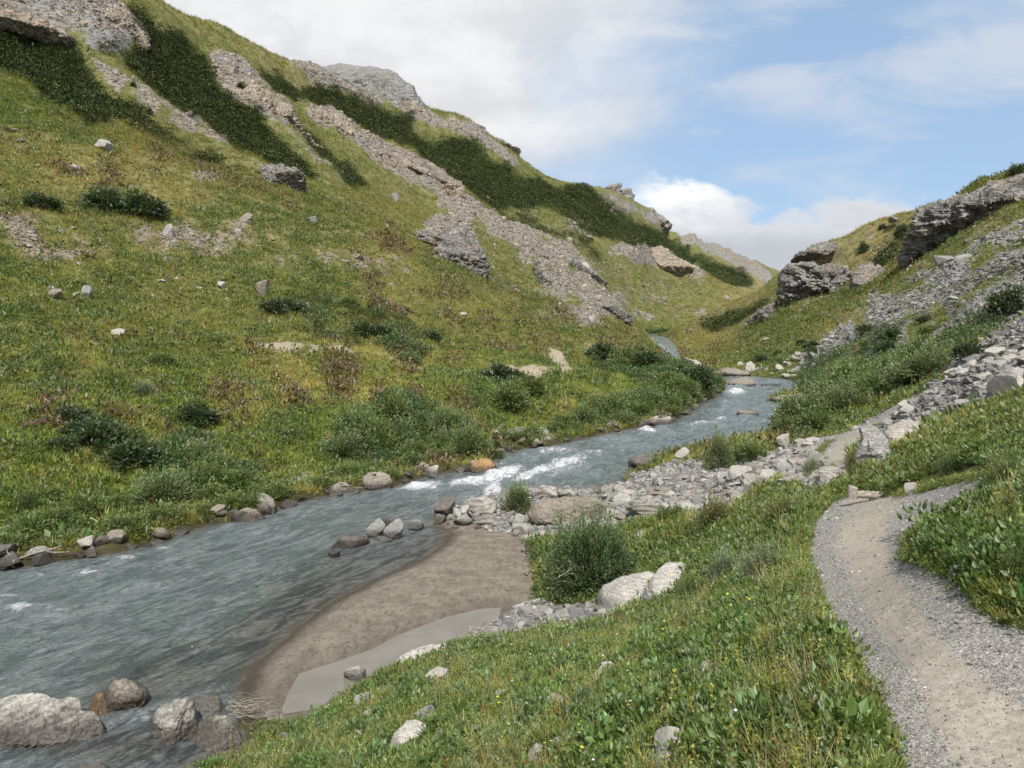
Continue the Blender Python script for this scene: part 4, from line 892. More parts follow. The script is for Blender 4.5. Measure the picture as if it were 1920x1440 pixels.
ONE = [
 (705,1012,46,30,'block',M_SLATE,'left rock of the small blue-grey group standing in the calm shallows',1),
 (738,1015,44,34,'block',M_SLATE,'tallest blue-grey rock of the group standing in the calm shallows',1),
 (715,1022,44,13,'slab',M_SLATE,'flat slate lying in front of the tallest rock in the shallows',1),
 (732,992,40,16,'block',M_DARKW,'dark rock behind the group in the calm shallows',1),
 (778,996,38,18,'block',M_SLATE,'lone grey rock right of the group in the shallows',1),
 (655,1034,82,22,'slab',M_DARKW,'broad dark half sunk slab left of the blue-grey group',1),
 (627,1048,26,12,'block',M_BROWN,'small brown stone at the left end of the half sunk slab',1),
 (838,972,56,32,'block',M_DARKW,'dark wet boulder at the upper end of the calm shallows',0),
 (905,968,78,24,'slab',M_PALE,'pale flat slab beside the small willow at the rapids',0),
 (868,988,40,18,'block',M_GREY,'grey stone in front of the dark wet boulder',0),
 (912,988,44,14,'slab',M_GREY,'thin grey slab at the top edge of the sand bar',0),
 (875,972,22,20,'block',M_PALE,'small pale stone wedged by the pale flat slab',0),
 (1022,938,56,22,'slab',M_PALE,'pale slab at the foot of the rapids right of the small willow',0),
 (1165,944,46,18,'block',M_PALE,'pale tilted stone at the left end of the sandy patch',0),
 (1175,928,40,8,'slab',M_PALE,'thin pale slab at the water edge above the sandy patch',0),
 (1015,990,40,20,'block',M_PALE,'pale block on the left side below the broad flat boulder',0),
 (972,990,30,22,'round',M_GREY,'rounded grey stone at the corner of the sand bar',0),
 (668,1280,50,22,'slab',M_PALE,'pale stone sitting in the brown puddle edge',0),
 (824,1280,52,20,'block',M_PALE,'pale angular stone in the grass right of the puddle',0),
 (828,1262,28,15,'block',M_BROWN,'small tan stone on top of the grass right of the puddle',0),
 (684,1326,38,28,'block',M_SLATE,'blue-grey stone in the grass below the puddle, upper one of two',0),
 (690,1352,28,18,'block',M_SLATE,'blue-grey stone in the grass below the puddle, lower one of two',0),
 (1398,1312,44,26,'block',M_GREY,'grey stone among tall herbs right of bottom centre',0),
 (1012,1352,26,24,'block',M_PALE,'small white upright stone in the bottom centre grass',0),
 (934,1312,22,18,'round',M_PALE,'small white stone left of the upright one in the grass',0),
 (886,1374,28,14,'block',M_PALE,'pale stone right of the bone shaped stone',0),
 (850,1368,20,12,'block',M_PALE,'tiny pale stone nearest the bone shaped stone',0),
 (775,1424,18,22,'block',M_PALE,'small upright pale stone below the bone shaped stone',0),
 (538,1390,28,16,'round',M_PALE,'small rounded pale stone at the lower left grass edge',0),
 (812,1414,30,9,'slab',M_SLATE,'thin bluish slab lying near the bottom edge in grass',0),
 (1140,1270,62,30,'slab',M_PALE,'long flat grey stone half hidden in the middle of the foreground grass',0),
 (1195,1228,26,10,'slab',M_PALE,'small flat stone above the long half hidden one',0),
 (1055,1404,44,14,'slab',M_GREY,'dull grey stone near the bottom edge right of centre',0),
 (1300,1225,30,10,'slab',M_PALE,'flat stone on the bare patch left of the path',0),
 (1709,926,26,26,'block',M_PALE,'whitish upright stone at the right end of the log step',0),
 (1788,1092,26,40,'block',M_GREY,'grey slate poking from the dark earth under the right hand bank',0),
 (1650,1110,12,3,'slab',M_BROWN,'flat tan pebble in the middle of the path',0),
 (1820,1250,18,3,'slab',M_GREY,'thin slate flake on the right of the path',0),
 (1388,900,46,34,'block',M_PALE,'pale block standing in the rubble left of the path',0),
 (1404,912,44,26,'block',M_DARKW,'dark faced block in front of the pale block in the rubble',0),
 (1435,905,44,26,'block',M_PALE,'pale angular stone right of the dark faced block',0),
 (1545,915,62,22,'slab',M_PALE,'pale flat slab beside the path left of the log step',0),
 (1470,842,30,24,'block',M_PALE,'pale block just below the green riverside bushes',0),
 (985,1160,36,24,'block',M_SLATE,'dark edged stone by the puddle tip left of the willow bush',0),
 (1280,862,36,18,'block',M_PALE,'pale rock on the gravel spit above the rapids',0),
 (1330,950,36,12,'slab',M_PALE,'small pale slab on the gravel below the flowering shrub',0),
 (163,562,22,28,'block',M_SLATE,'grey upright stone on the left meadow near the left edge',0),
 (104,566,30,14,'round',M_BROWN,'tan mound stone left of the grey upright stone',0),
 (320,448,24,20,'block',M_SLATE,'pale grey stone in the soil band of the left slope',0),
 (466,420,30,17,'block',M_BROWN,'dark brown grey boulder at the top of the soil band',0),
 (196,286,44,20,'slab',M_PALE,'big pale slab high on the light grass at left',0),
 (140,320,36,8,'slab',M_PALE,'thin pale stone below the big pale slab',0),
 (222,630,32,11,'round',M_PALE,'rounded pinkish stone in the middle of the left meadow',0),
 (573,584,18,12,'block',M_PALE,'small whitish stone in the centre left meadow',0),
 (490,556,26,26,'block',M_BROWN,'brown crumbly rock in the centre left meadow',0),
 (585,420,24,8,'slab',M_SLATE,'bluish flat stone high on the centre left grass',0),
 (741,378,18,15,'block',M_GREY,'grey block above the slope crest left of the dark crag',0),
 (18,250,40,13,'slab',M_DARKW,'dark flat rock at the left edge of the light grass',0),
 (38,268,24,7,'slab',M_DARKW,'second dark flat rock below the first at the left edge',0),
 (1440,640,24,8,'slab',M_PALE,'pale stone on the ochre grass of the right slope',0),
 (1362,563,14,8,'round',M_GREY,'round grey boulder on the far valley floor',0),
 (160,1040,40,22,'block',M_PALE,'pale flat faced rock on the left bank near driftwood',0),
 (218,1028,38,30,'block',M_BROWN,'brown tilted rock on the left bank beside the pale one',0),
 (300,1014,46,18,'slab',M_BROWN,'broad brown slab at the left bank water line',0),
]
for px, py, w_px, h_px, kd, mt, lb_, wa in ONE:
    rock_px(px, py, w_px, h_px, kd, mt, lb_, water=bool(wa))
NROCK = len(ONE)
# left bank rocks along the water line
def along(poly, step):
    p = resample(poly, 4000); return p
lbp = resample([q for q in LB if q[0] >= -20], 3000)
k = 0; rnd = np.random.default_rng(31)
sarc = np.cumsum(np.r_[0, np.hypot(*np.diff(np.array([on_plane(a_, b_, ZW)[:2] for a_, b_ in lbp]), axis=0).T)])
s_at = 0.2
while s_at < sarc[-1]-0.5:
    i = int(np.searchsorted(sarc, s_at)); px, py = lbp[min(i, len(lbp)-1)]
    wp = on_plane(px, py, ZW); far = wp[1]/30
    size = rnd.uniform(0.22, 0.85)**1.25*(0.9+0.25*far)
    pile = float(np.clip(0.75+1.1*fbm(s_at/3.5, 2.2, 0, 2, 5), 0.4, 1.15))
    for row in range(4):
        if rnd.random() < (0.95 - 0.22*row)*pile:
            off = row*0.40*(.8+far*.2)+rnd.uniform(-0.12, 0.2)
            x_, y_ = wp[0]-off*0.75, wp[1]+off*0.66
            gz = max(ground(x_, y_), ZW-0.05)
            mt = [M_BROWN, M_DARKW, M_GREY, M_PALE][int(rnd.choice(4, p=[.30, .30, .27, .13]))]
            s2 = size*(1, .8, .6, .5)[row]
            put_rock((x_, y_, gz-0.14*s2), s2*1.1, s2*rnd.uniform(.28, .6), 'block' if rnd.random() < .45 else 'slab', mt, 'one of the wet brown rocks packed along the foot of the left bank', name='bank_rock', group='rocks along the foot of the left bank', rotz=rnd.uniform(0, 3), tilt=.35); k += 1
    s_at += size*0.95
print('left bank rocks', k)
# rubble on the right bank
def sample_px(poly, n, seed, w=None):
    r = np.random.default_rng(seed); p = np.array(poly, float); out = []
    lo, hi = p.min(0), p.max(0)
    while len(out) < n:
        c_ = r.uniform(lo, hi, (n*3, 2)); c_ = c_[inside(poly, c_[:, 0], c_[:, 1])]
        out += [tuple(q) for q in c_]
    return out[:n], r
def rubble(poly, n, seed, smin, smax, mats, label, group, kinds=('slab', 'block'), pk=0.6, name='rubble_stone', tilt=.3, water_ok=False, rz=None):
    P_, r = sample_px(poly, n, seed); c = 0
    for px, py in P_:
        g_ = gp(px, py, 400)
        if g_ is None: continue
        if not water_ok and gmask(rs, g_[0], g_[1]) < 0.02: continue
        if gmask(mk['path'], g_[0], g_[1]) > .25: continue
        s_ = smin*(smax/smin)**(r.random()**1.6)
        if r.random() > 0: s_ *= 1
        kd = kinds[0] if r.random() < pk else kinds[1]
        h_ = s_*(r.uniform(.16, .34) if kd == 'slab' else r.uniform(.4, .75))
        put_rock((g_[0], g_[1], g_[2]-0.10*h_), s_, h_, kd, mats[int(r.integers(len(mats)))], label, name=name, group=group, rotz=r.uniform(0, 6.28) if rz is None else rz+r.normal()*.4, tilt=tilt); c += 1
    print(name, label, c)
G_SPIT = [(1180,890),(1240,868),(1290,855),(1340,860),(1370,880),(1400,870),(1480,838),(1540,815),(1590,800),(1560,850),(1585,885),(1560,915),(1500,915),(1440,920),(1380,940),(1300,900),(1240,890),(1190,905)]
rubble(G_SPIT, 190, 51, 0.14, 0.80, [M_GREY, M_GREY, M_SLATE, M_PALE], 'one of the grey angular stones strewn between path and river', 'stones strewn between the path and the river', pk=.85)
rubble([(1420,860),(1480,838),(1560,845),(1570,890),(1480,915),(1380,905),(1370,885)], 30, 52, 0.3, 0.75, [M_PALE, M_GREY, M_GREY], 'one of the grey angular stones strewn between path and river', 'stones strewn between the path and the river', pk=.75)
rubble([(812,975),(940,930),(1000,930),(1150,925),(1280,920),(1180,960),(1010,1000),(990,1010),(900,990),(830,1000)], 60, 53, 0.15, 0.7, [M_PALE, M_GREY, M_GREY, M_BROWN], 'one of the stones packed between the rapids and the sand bar', 'stones between the rapids and the sand bar', name='shore_stone')
rubble([(1000,925),(1150,925),(1300,900),(1480,865),(1500,900),(1300,955),(1150,980),(1010,990)], 34, 63, 0.5, 1.25, [M_GREY, M_PALE, M_GREY, M_BROWN], 'one of the broad flat slabs paving the bank above the willow bush', 'broad flat slabs above the willow bush', pk=1.0, name='flat_slab_stone', tilt=.14)
rubble([(925,800),(1010,790),(1035,810),(1030,835),(945,848),(930,825)], 26, 54, 0.2, 0.7, [M_PALE, M_BROWN, M_PALE], 'one of the pale stones in the collapsed patch of the left bank', 'stones of the collapsed patch of the left bank')
rubble([(455,935),(520,905),(600,890),(590,905),(530,925),(500,950),(470,950),(385,980),(370,970)], 24, 55, 0.15, 0.5, [M_PALE, M_BROWN], 'one of the tan stones spilling from a notch in the left bank', 'stones spilling from the left bank notch')
rubble([(960,1150),(1010,1130),(1120,1140),(1180,1140),(1160,1170),(1000,1200),(900,1215),(880,1195)], 70, 56, 0.06, 0.32, [M_PALE, M_GREY, M_SLATE], 'one of the small stones between the puddle and the white boulder', 'small stones between the puddle and the white boulder', name='shore_stone')
rubble([(1385,700),(1420,690),(1450,690),(1510,660),(1560,690),(1505,712),(1440,705)], 40, 57, 0.5, 1.6, [M_PALE, M_GREY], 'one of the grey rocks on the far right bank of the river', 'rocks on the far right bank', name='far_bank_rock')
rubble([(0,300),(250,280),(600,420),(900,520),(900,600),(500,560),(0,560)], 80, 58, 0.25, 0.9, [M_PALE, M_SLATE, M_PALE, M_GREY], 'one of the scattered stones lying in the grass of the left slope', 'stones scattered on the left slope', name='meadow_stone')
rubble([(640,1340),(900,1200),(1150,1170),(1450,1180),(1350,1440),(560,1440)], 90, 59, 0.06, 0.24, [M_PALE, M_SLATE, M_GREY], 'one of the small pale stones lying in the foreground grass', 'small stones in the foreground grass', name='grass_stone')
rubble([(1370,1245),(1480,1180),(1545,1150),(1500,1195),(1400,1240)], 16, 64, 0.04, 0.12, [M_PALE, M_GREY, M_BROWN], 'one of the little stones on the bare strip left of the path', 'little stones on the bare strip left of the path', name='grass_stone')
rubble([(1170,960),(1290,1000),(1420,960),(1440,1010),(1300,1040),(1140,1010)], 26, 60, 0.12, 0.4, [M_PALE, M_GREY], 'one of the pale stones peeping from the herbs above the willow bush', 'stones among the herbs above the willow bush')
SL = [(1950,630),(1870,655),(1800,695),(1740,735),(1660,780),(1690,785),(1745,800),(1790,775),(1850,762),(1860,735),(1950,735)]
rubble(SL, 230, 61, 0.16, 0.80, [M_SLATE, M_SLATE, M_GREY, M_PALE], 'one of the overlapping slates of the scree right of the path', 'slates of the scree beside the path', pk=.88, name='slate', tilt=.3, rz=-0.4)
rubble([(1560,840),(1620,800),(1660,775),(1680,790),(1620,830),(1600,870)], 26, 62, 0.15, 0.5, [M_SLATE, M_GREY], 'one of the thin slates fringing the layered slab by the path', 'slates beside the layered slab', pk=.8, name='slate')

# ---- scree: chips nobody could count, merged
def merge(tv, tf, pos, rotz, scl, tilt=None, tint=None, tcol=None):
    """tv (k,3), tf (m,q): many copies in one mesh; returns V, F, tint per vertex"""
    n_ = len(pos); k_ = len(tv)
    V = np.broadcast_to(tv, (n_, k_, 3)) * (scl[:, None, None] if scl.ndim == 1 else scl[:, None, :])
    if tilt is not None:
        a_, b_ = tilt[:, 0][:, None], tilt[:, 1][:, None]
        x, y, z = V[..., 0], V[..., 1], V[..., 2]
        y, z = y*np.cos(a_)-z*np.sin(a_), y*np.sin(a_)+z*np.cos(a_)
        x, z = x*np.cos(b_)+z*np.sin(b_), -x*np.sin(b_)+z*np.cos(b_)
        V = np.stack([x, y, z], -1)
    c, s_ = np.cos(rotz)[:, None], np.sin(rotz)[:, None]
    V = np.stack([V[..., 0]*c - V[..., 1]*s_, V[..., 0]*s_ + V[..., 1]*c, V[..., 2]], -1) + pos[:, None, :]
    Fc = tf[None] + (np.arange(n_)*k_)[:, None, None]
    T_ = None
    if tint is not None:
        T_ = np.broadcast_to(tint[:, None, :], (n_, k_, 3))
        if tcol is not None: T_ = T_*tcol[None]
        T_ = T_.reshape(-1, 3)
    return V.reshape(-1, 3), Fc.reshape(-1, tf.shape[1]), T_
def join(parts):
    Vs, Fs, Ts = [], [], []; o_ = 0
    for V, Fc, T_ in parts:
        Vs.append(V); Fs.append(Fc+o_); Ts.append(T_); o_ += len(V)
    return np.concatenate(Vs), np.concatenate(Fs), np.concatenate(Ts)
def scatter_cells(mask, n, rmin, rmax, seed, bias=2.0, vis=True, extra=None):
    """random ground points, density proportional to mask / r^bias"""
    r = np.random.default_rng(seed)
    area = (R**2)*np.gradient(LR)[None, :]*(TH[1]-TH[0])
    wt = np.clip(mask, 0, None)*area/R**bias*((R > rmin) & (R < rmax))*(rs > 0.02)*(ps > 0.1)
    if vis: wt = wt*VIS*(pxp > -60)*(pxp < 1980)*(pyp > -60)*(pyp < 1560)
    cw = np.cumsum(wt.reshape(-1)); 
    k_ = np.searchsorted(cw, r.random(n)*cw[-1]); i, j = np.unravel_index(np.clip(k_, 0, wt.size-1), wt.shape)
    th = TH[i] + (r.random(n)-.5)*(TH[1]-TH[0]); l = LR[j] + (r.random(n)-.5)*np.gradient(LR)[j]
    x = np.sin(th)*np.exp(l); y = np.cos(th)*np.exp(l)
    return np.stack([x, y, ground(x, y)], -1), r, i, j
t = NT('stone_chips'); c_ = t.attr('tint', 'Color'); P = t.coord('Position')
nz = t.noise(P, 6, 6, 0.7)
c_ = t.mix(t.ss(nz, 0.35, 0.65, 0.0, 0.6), c_, t.mix(1.0, c_, (0.5,0.5,0.5), 'MULTIPLY'))
M_CHIP = t.done(t.principled(c_, 0.9, t.bump(nz, 0.6, 0.05), 0.3))
_b = bmesh.new(); bmesh.ops.create_icosphere(_b, subdivisions=1, radius=1.0); CV = np.array([v.co[:] for v in _b.verts]); CF = np.array([[v.index for v in f.verts] for f in _b.faces]); _b.free()
def chips(name, label, mask, n, rmin, rmax, seed, s0, sk, cols, flat=0.35, bias=2.0):
    pos, r, i, j = scatter_cells(mask, n, rmin, rmax, seed, bias)
    d_ = np.linalg.norm(pos, axis=1); parts = []
    for q in range(6):
        s_ = slice(q, None, 6); p_ = pos[s_]; m_ = len(p_)
        tv = CV*(1+r.normal(size=(len(CV), 1))*0.22)*np.array([1, .7, flat]); 
        sc = (s0 + sk*d_[s_])*np.exp(r.normal(size=m_)*0.55)
        scv = np.stack([sc, sc*r.uniform(.6, 1.2, m_), sc*r.uniform(.6, 1.4, m_)], -1)
        cc = np.array(cols)[r.integers(len(cols), size=m_)]*r.uniform(.7, 1.2, (m_, 1))
        parts.append(merge(tv, CF, p_+np.array([0, 0, .1])*sc[:, None]*flat, r.uniform(0, 6.28, m_), scv, r.normal(size=(m_, 2))*.35, cc))
    V, Fc, T_ = join(parts)
    me = new_mesh(name, V, Fc, M_CHIP, {'tint': T_}, smooth=False)
    tag(link(name, me), label, None, None, 'stuff')
GRC = [(0.30,0.29,0.27), (0.22,0.215,0.205), (0.40,0.385,0.355), (0.28,0.255,0.22), (0.17,0.16,0.15)]
TNC = [(0.37,0.30,0.235), (0.27,0.22,0.175), (0.43,0.37,0.31), (0.24,0.21,0.19)]
chips('scree', 'loose grey scree covering the right slope and the riverside', np.clip(mk['scree']-0.45, 0, 1)*np.clip(1-mk['path']*3, 0, 1), 80000, 10, 160, 71, 0.03, 0.0012, GRC)
chips('mountain_scree', 'pale tan scree and rubble on the left mountain ribs', np.clip(mk['rock']-0.45, 0, 1), 34000, 100, 600, 72, 0.05, 0.00065, TNC, flat=.7)
chips('soil_stones', 'small tan stones in the bare soil band of the left slope', np.clip(mk['soil']-0.35, 0, 1), 12000, 25, 200, 73, 0.02, 0.0007, TNC+GRC)
SR = pmask([[(880,360),(1000,380),(1150,460),(1330,540),(1300,600),(1180,605),(1060,600),(900,520),(780,440)], (.5,[(500,100),(780,210),(880,360),(700,260)]), (.6,[(1330,590),(1500,560),(1700,440),(1900,400),(1920,640),(1500,700),(1380,660)])], 3)
chips('slope_rubble', 'sparse stones speckling the far grass slopes of both valley sides', msample(SR, pxp, pyp)*np.clip(.35+NBK, 0.05, 1), 22000, 45, 700, 76, 0.05, 0.0006, TNC+GRC+GRC, flat=.6)
chips('path_gravel', 'small grey slate gravel covering the footpath', np.clip(mk['path']-0.3, 0, 1)*(1.05-np.clip(mk['tan'], 0, 1)*0.85), 45000, 1, 30, 74, 0.0015, 0.00032, [(0.36,0.345,0.32), (0.27,0.255,0.235), (0.18,0.17,0.16), (0.44,0.42,0.39)], flat=.4)
# ------------------------------------------------------------------ plants
def leaf_mat(name, trans=0.35, rough=0.75):
    t = NT(name); c = t.attr('tint', 'Color')
    d = t.n('ShaderNodeBsdfDiffuse'); t.set(d.inputs[0], c)
    tr = t.n('ShaderNodeBsdfTranslucent'); t.set(tr.inputs[0], t.mix(1.0, c, (1.15, 1.25, 0.6), 'MULTIPLY'))
    g_ = t.n('ShaderNodeBsdfGlossy'); g_.inputs['Roughness'].default_value = 0.5; g_.inputs[0].default_value = (1, 1, 1, 1)
    m1 = t.n('ShaderNodeMixShader'); m1.inputs[0].default_value = trans; t.set(m1.inputs[1], d.outputs[0]); t.set(m1.inputs[2], tr.outputs[0])
    m2 = t.n('ShaderNodeMixShader'); m2.inputs[0].default_value = 0.045; t.set(m2.inputs[1], m1.outputs[0]); t.set(m2.inputs[2], g_.outputs[0])
    return t.done(m2.outputs[0])
M_LEAF = leaf_mat('leaves')
t = NT('scrub_leaves'); d_ = t.n('ShaderNodeBsdfDiffuse'); t.set(d_.inputs[0], t.attr('tint', 'Color')); M_SCRUB = t.done(d_.outputs[0])
t = NT('twig_bark'); nz = t.noise(t.coord('Object'), 30, 4, 0.6)
M_TWIG = t.done(t.principled(t.mix(nz, (0.07,0.05,0.035), (0.20,0.16,0.12)), 0.9))
t = NT('bleached_driftwood'); nz = t.noise(t.mapping(t.coord('Object'), (1,1,6)), 9, 5, 0.65)
M_DRIFT = t.done(t.principled(t.mix(t.ss(nz, .35, .65), (0.19,0.155,0.12), (0.44,0.40,0.34)), 0.85, t.bump(nz, 0.5, 0.01)))

def leaves(p, d, s, L, W, fold=0.0):
    L = np.broadcast_to(np.asarray(L, float), (len(p),))[:, None]; W = np.broadcast_to(np.asarray(W, float), (len(p),))[:, None]
    nrm = np.cross(d, s)
    v = np.stack([p, p+d*L*.45+s*W/2, p+d*L - nrm*L*fold, p+d*L*.45-s*W/2], 1).reshape(-1, 3)
    f = np.arange(len(p)*4).reshape(-1, 4); return v, f
def unit(v): return v/(np.linalg.norm(v, axis=-1, keepdims=True)+1e-9)
def rand_dir(r, n, up=0.0):
    v = r.normal(size=(n, 3)); v[:, 2] += up; return unit(v)
def side_of(r, d):
    a_ = r.normal(size=d.shape); return unit(np.cross(d, a_))
def T_tuft(r, nb=16, h=0.25, spread=0.35, w=0.006, lean=0.5, seg=2, base=0.03, low=.45):
    az = r.uniform(0, 6.28, nb); rad = r.uniform(0, base, nb); hh = h*r.uniform(.5, 1.1, nb); out = spread*hh*r.uniform(.2, 1.3, nb)
    dx, dy = np.cos(az), np.sin(az); sx, sy = -dy, dx
    ks = np.linspace(0, 1, seg+1); V = []
    for k_ in ks:
        cx_ = dx*(rad + out*k_**1.8); cy_ = dy*(rad+out*k_**1.8); cz = hh*(k_ - 0.25*lean*k_**3)
        ww = w*(1-0.85*k_)
        V.append(np.stack([cx_-sx*ww, cy_-sy*ww, cz], -1)); V.append(np.stack([cx_+sx*ww, cy_+sy*ww, cz], -1))
    V = np.stack(V, 1); m_ = 2*(seg+1); F_ = []
    for q in range(seg): F_.append(np.array([2*q, 2*q+1, 2*q+3, 2*q+2]))
    F_ = (np.array(F_)[None] + (np.arange(nb)*m_)[:, None, None]).reshape(-1, 4)
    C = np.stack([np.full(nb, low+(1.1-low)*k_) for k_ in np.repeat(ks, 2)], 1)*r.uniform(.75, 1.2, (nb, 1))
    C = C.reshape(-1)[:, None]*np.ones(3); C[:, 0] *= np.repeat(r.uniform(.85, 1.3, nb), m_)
    return V.reshape(-1, 3), F_, C
def T_herb(r, n=28, h=0.14, rad=0.10, L=0.035, W=0.02, up=0.6, flat=0.0):
    p = rand_dir(r, n, 0.4)*r.uniform(.45, 1, (n, 1))**0.6; p[:, 2] = np.abs(p[:, 2]); zf = p[:, 2].copy()
    p = p*np.array([rad, rad, h]); d = unit(p/np.array([rad, rad, h])*np.array([1, 1, .3])+r.normal(size=p.shape)*.4+np.array([0, 0, up-flat]))
    s = unit(np.cross(d, np.array([0, 0, 1.0])+r.normal(size=p.shape)*.35))
    Ls = L*r.uniform(.6, 1.3, n); V, F_ = leaves(p, d, s, Ls, Ls*W/L, 0.15)
    c = (.5+.6*zf)*r.uniform(.7, 1.25, n); C = np.repeat(c, 4)[:, None]*np.ones(3); C[:, 0] *= np.repeat(r.uniform(.85, 1.25, n), 4)  # leaf tint rises with height: lit tops and shaded bases painted in
    return V, F_, C
def stem_line(p0, p1, w):
    p0 = np.atleast_2d(p0); p1 = np.atleast_2d(p1); n = len(p0); V = []
    for q in range(3):
        a_ = q*2.094; o_ = np.array([math.cos(a_), math.sin(a_), 0])*w; V += [p0+o_, p1+o_*.5]
    V = np.stack(V, 1).reshape(-1, 3); f = np.array([[0, 2, 3, 1], [2, 4, 5, 3], [4, 0, 1, 5]])
    return V, (f[None]+(np.arange(n)*6)[:, None, None]).reshape(-1, 4)
def T_spike(r, h=0.35, n=16, red=False):
    lean_ = np.array([r.normal()*.12, r.normal()*.12, 1])*h
    V1, F1 = stem_line(np.zeros(3), lean_, 0.0015); C1 = np.ones((len(V1), 3))*np.array([.9, .9, .7])
    k_ = r.uniform(.45, 1, n); p = lean_*k_[:, None]; d = rand_dir(r, n, .8); s = side_of(r, d)
    V2, F2 = leaves(p, d, s, .018, .009); c = np.array([1.25, 1.25, .75]) if not red else np.array([1.5, .85, .55]); C2 = np.repeat(r.uniform(.8, 1.2, n), 4)[:, None]*c
    k_ = r.uniform(.05, .5, 6); p = lean_*k_[:, None]; d = rand_dir(r, 6, .3); s = side_of(r, d); V3, F3 = leaves(p, d, s, .06, .016); C3 = np.ones((len(V3), 3))*.8
    return np.concatenate([V1, V2, V3]), np.concatenate([F1, F2+len(V1), F3+len(V1)+len(V2)]), np.concatenate([C1, C2, C3])
def T_shoot(r, h=0.4, n=34, L=.045, W=.014):
    k_ = np.linspace(.12, 1, n); b_ = r.normal(size=2)*.2; ax = np.stack([b_[0]*k_**2*h, b_[1]*k_**2*h, k_*h], -1)
    V1, F1 = stem_line(np.zeros(3), ax[-1], .002); C1 = np.ones((len(V1), 3))*np.array([.9, .7, .6])
    az = np.arange(n)*2.4; d = unit(np.stack([np.cos(az), np.sin(az), np.full(n, .9)], -1)); s = unit(np.cross(d, np.array([0, 0, 1.0])))
    Ls = L*(1.1-.5*k_); V2, F2 = leaves(ax, d, s, Ls, Ls*W/L, .1); C2 = np.repeat(r.uniform(.75, 1.2, n)*(.7+.4*k_), 4)[:, None]*np.ones(3)
    return np.concatenate([V1, V2]), np.concatenate([F1, F2+len(V1)]), np.concatenate([C1, C2])
def T_flower(r, h=.22, col=(6, 6, 6), s_=.008, n=3):
    Vs, Fs, Cs = [], [], []; o_ = 0
    for q in range(n):
        tip = np.array([r.normal()*.05, r.normal()*.05, h*r.uniform(.7, 1.1)]); V1, F1 = stem_line(np.zeros(3), tip, .001)
        az = np.arange(4)*1.571+r.random(); d = unit(np.stack([np.cos(az), np.sin(az), np.full(4, .3)], -1)); s = unit(np.cross(d, np.array([0, 0, 1.0])))
        V2, F2 = leaves(np.repeat(tip[None], 4, 0), d, s, s_*1.3, s_*1.2)
        Vs += [V1, V2]; Fs += [F1+o_, F2+o_+len(V1)]; Cs += [np.ones((len(V1), 3))*.8, np.ones((len(V2), 3))*np.array(col)]; o_ += len(V1)+len(V2)
    return np.concatenate(Vs), np.concatenate(Fs), np.concatenate(Cs)

def tint_at(i, j, r, n):
    """grass colour from the ground's own patchiness"""
    nb = NBK[i, j]; n2_ = NB2[i, j]; dry = np.clip(mk['dry'][i, j]*1.2 + 0.25*nb + 0.9*n2_, 0, 1); lush = np.clip(mk['lush'][i, j]*0.8 - 0.4*nb - 0.5*n2_, 0, 1)
    g0 = np.array([.250, .262, .070]); g1 = np.array([.215, .290, .048]); g2 = np.array([.400, .345, .130]); g3 = np.array([.24, .18, .085])
    c = g0*(1-lush[:, None])+g1*lush[:, None]; c = c*(1-dry[:, None])+g2*dry[:, None]
    q = (r.random(n) < 0.06)[:, None]; c = np.where(q, g3, c)
    k_ = np.clip(1.3-np.log(R[0, j]/12)/2.2, .35, 1)
    c = c*(np.array([1.10, 1.12, .92])*(1+.10*sstep(14, 22, R[0, j])-.34*sstep(50, 150, R[0, j]))[:, None])
    return c*(1+r.uniform(-.28, .28, n)*k_)[:, None]*np.stack([1+r.uniform(-.12, .15, n)*k_, np.ones(n), r.uniform(.7, 1.2, n)], -1)
def veg(name, label, kinds, parts_spec):
    parts = []
    for spec in parts_spec: parts += spec
    V, Fc, T_ = join(parts); print(name, len(Fc))
    me = new_mesh(name, V, Fc, M_SCRUB if name == 'mountain_scrub' else M_LEAF, {'tint': np.clip(T_, 0, .9)}, smooth=False)
    return tag(link(name, me), label, None, None, 'stuff')
FT = np.array(FOOT)
def off_rocks(pos):
    ok = np.ones(len(pos), bool); near = pos[:, 1] < 62; P2 = pos[near]; k2 = np.ones(len(P2), bool)
    for fx, fy, rx, ry_ in FT:
        if fy < 17: rx, ry_ = rx*1.45, ry_*1.9
        k2 &= ((P2[:, 0]-fx)/rx)**2 + ((P2[:, 1]-fy)/ry_)**2 > 1
    ok[near] = k2; return ok
def spread(tpls, mask, n, rmin, rmax, seed, size, skf=0.0, bias=2.0, tint=None, tiltk=.2, tmul=1.0, szv=.25):
    pos, r, i, j = scatter_cells(mask, n, rmin, rmax, seed, bias)
    ok = off_rocks(pos); pos = pos[ok]; i = i[ok]; j = j[ok]; n = len(pos)
    d_ = np.linalg.norm(pos, axis=1); out = []
    tn = tint_at(i, j, r, n) if tint is None else np.asarray(tint)*r.uniform(.7, 1.3, (n, 1))
    tn = tn*tmul
    sc = (size + skf*d_)*np.exp(r.normal(size=n)*szv)
    m_ = len(tpls)
    for q, (V, F_, C) in enumerate(tpls):
        s_ = slice(q, None, m_)
        if len(pos[s_]) == 0: continue
        out.append(merge(V, F_, pos[s_]-np.array([0, 0, .008]), r.uniform(0, 6.28, len(pos[s_])), sc[s_], r.normal(size=(len(pos[s_]), 2))*tiltk, tn[s_], C))
    return out
r0 = np.random.default_rng(3)
bare = np.clip(np.maximum.reduce([mk['path'], mk['sand'], mk['scree']*0.95, mk['rock']*1.0, sstep(0.25, -0.1, ss_)]), 0, 1)
GM = np.clip(1 - bare*1.25, 0, 1)*np.where(left, sstep(0.05, 0.40+0.006*rr, rs), sstep(0.0, 0.5, rs))*sstep(0.1, 0.7, ps)*(1-np.clip(mk['soil']*np.where(rr < 45, 1.3, .75), 0, 1))
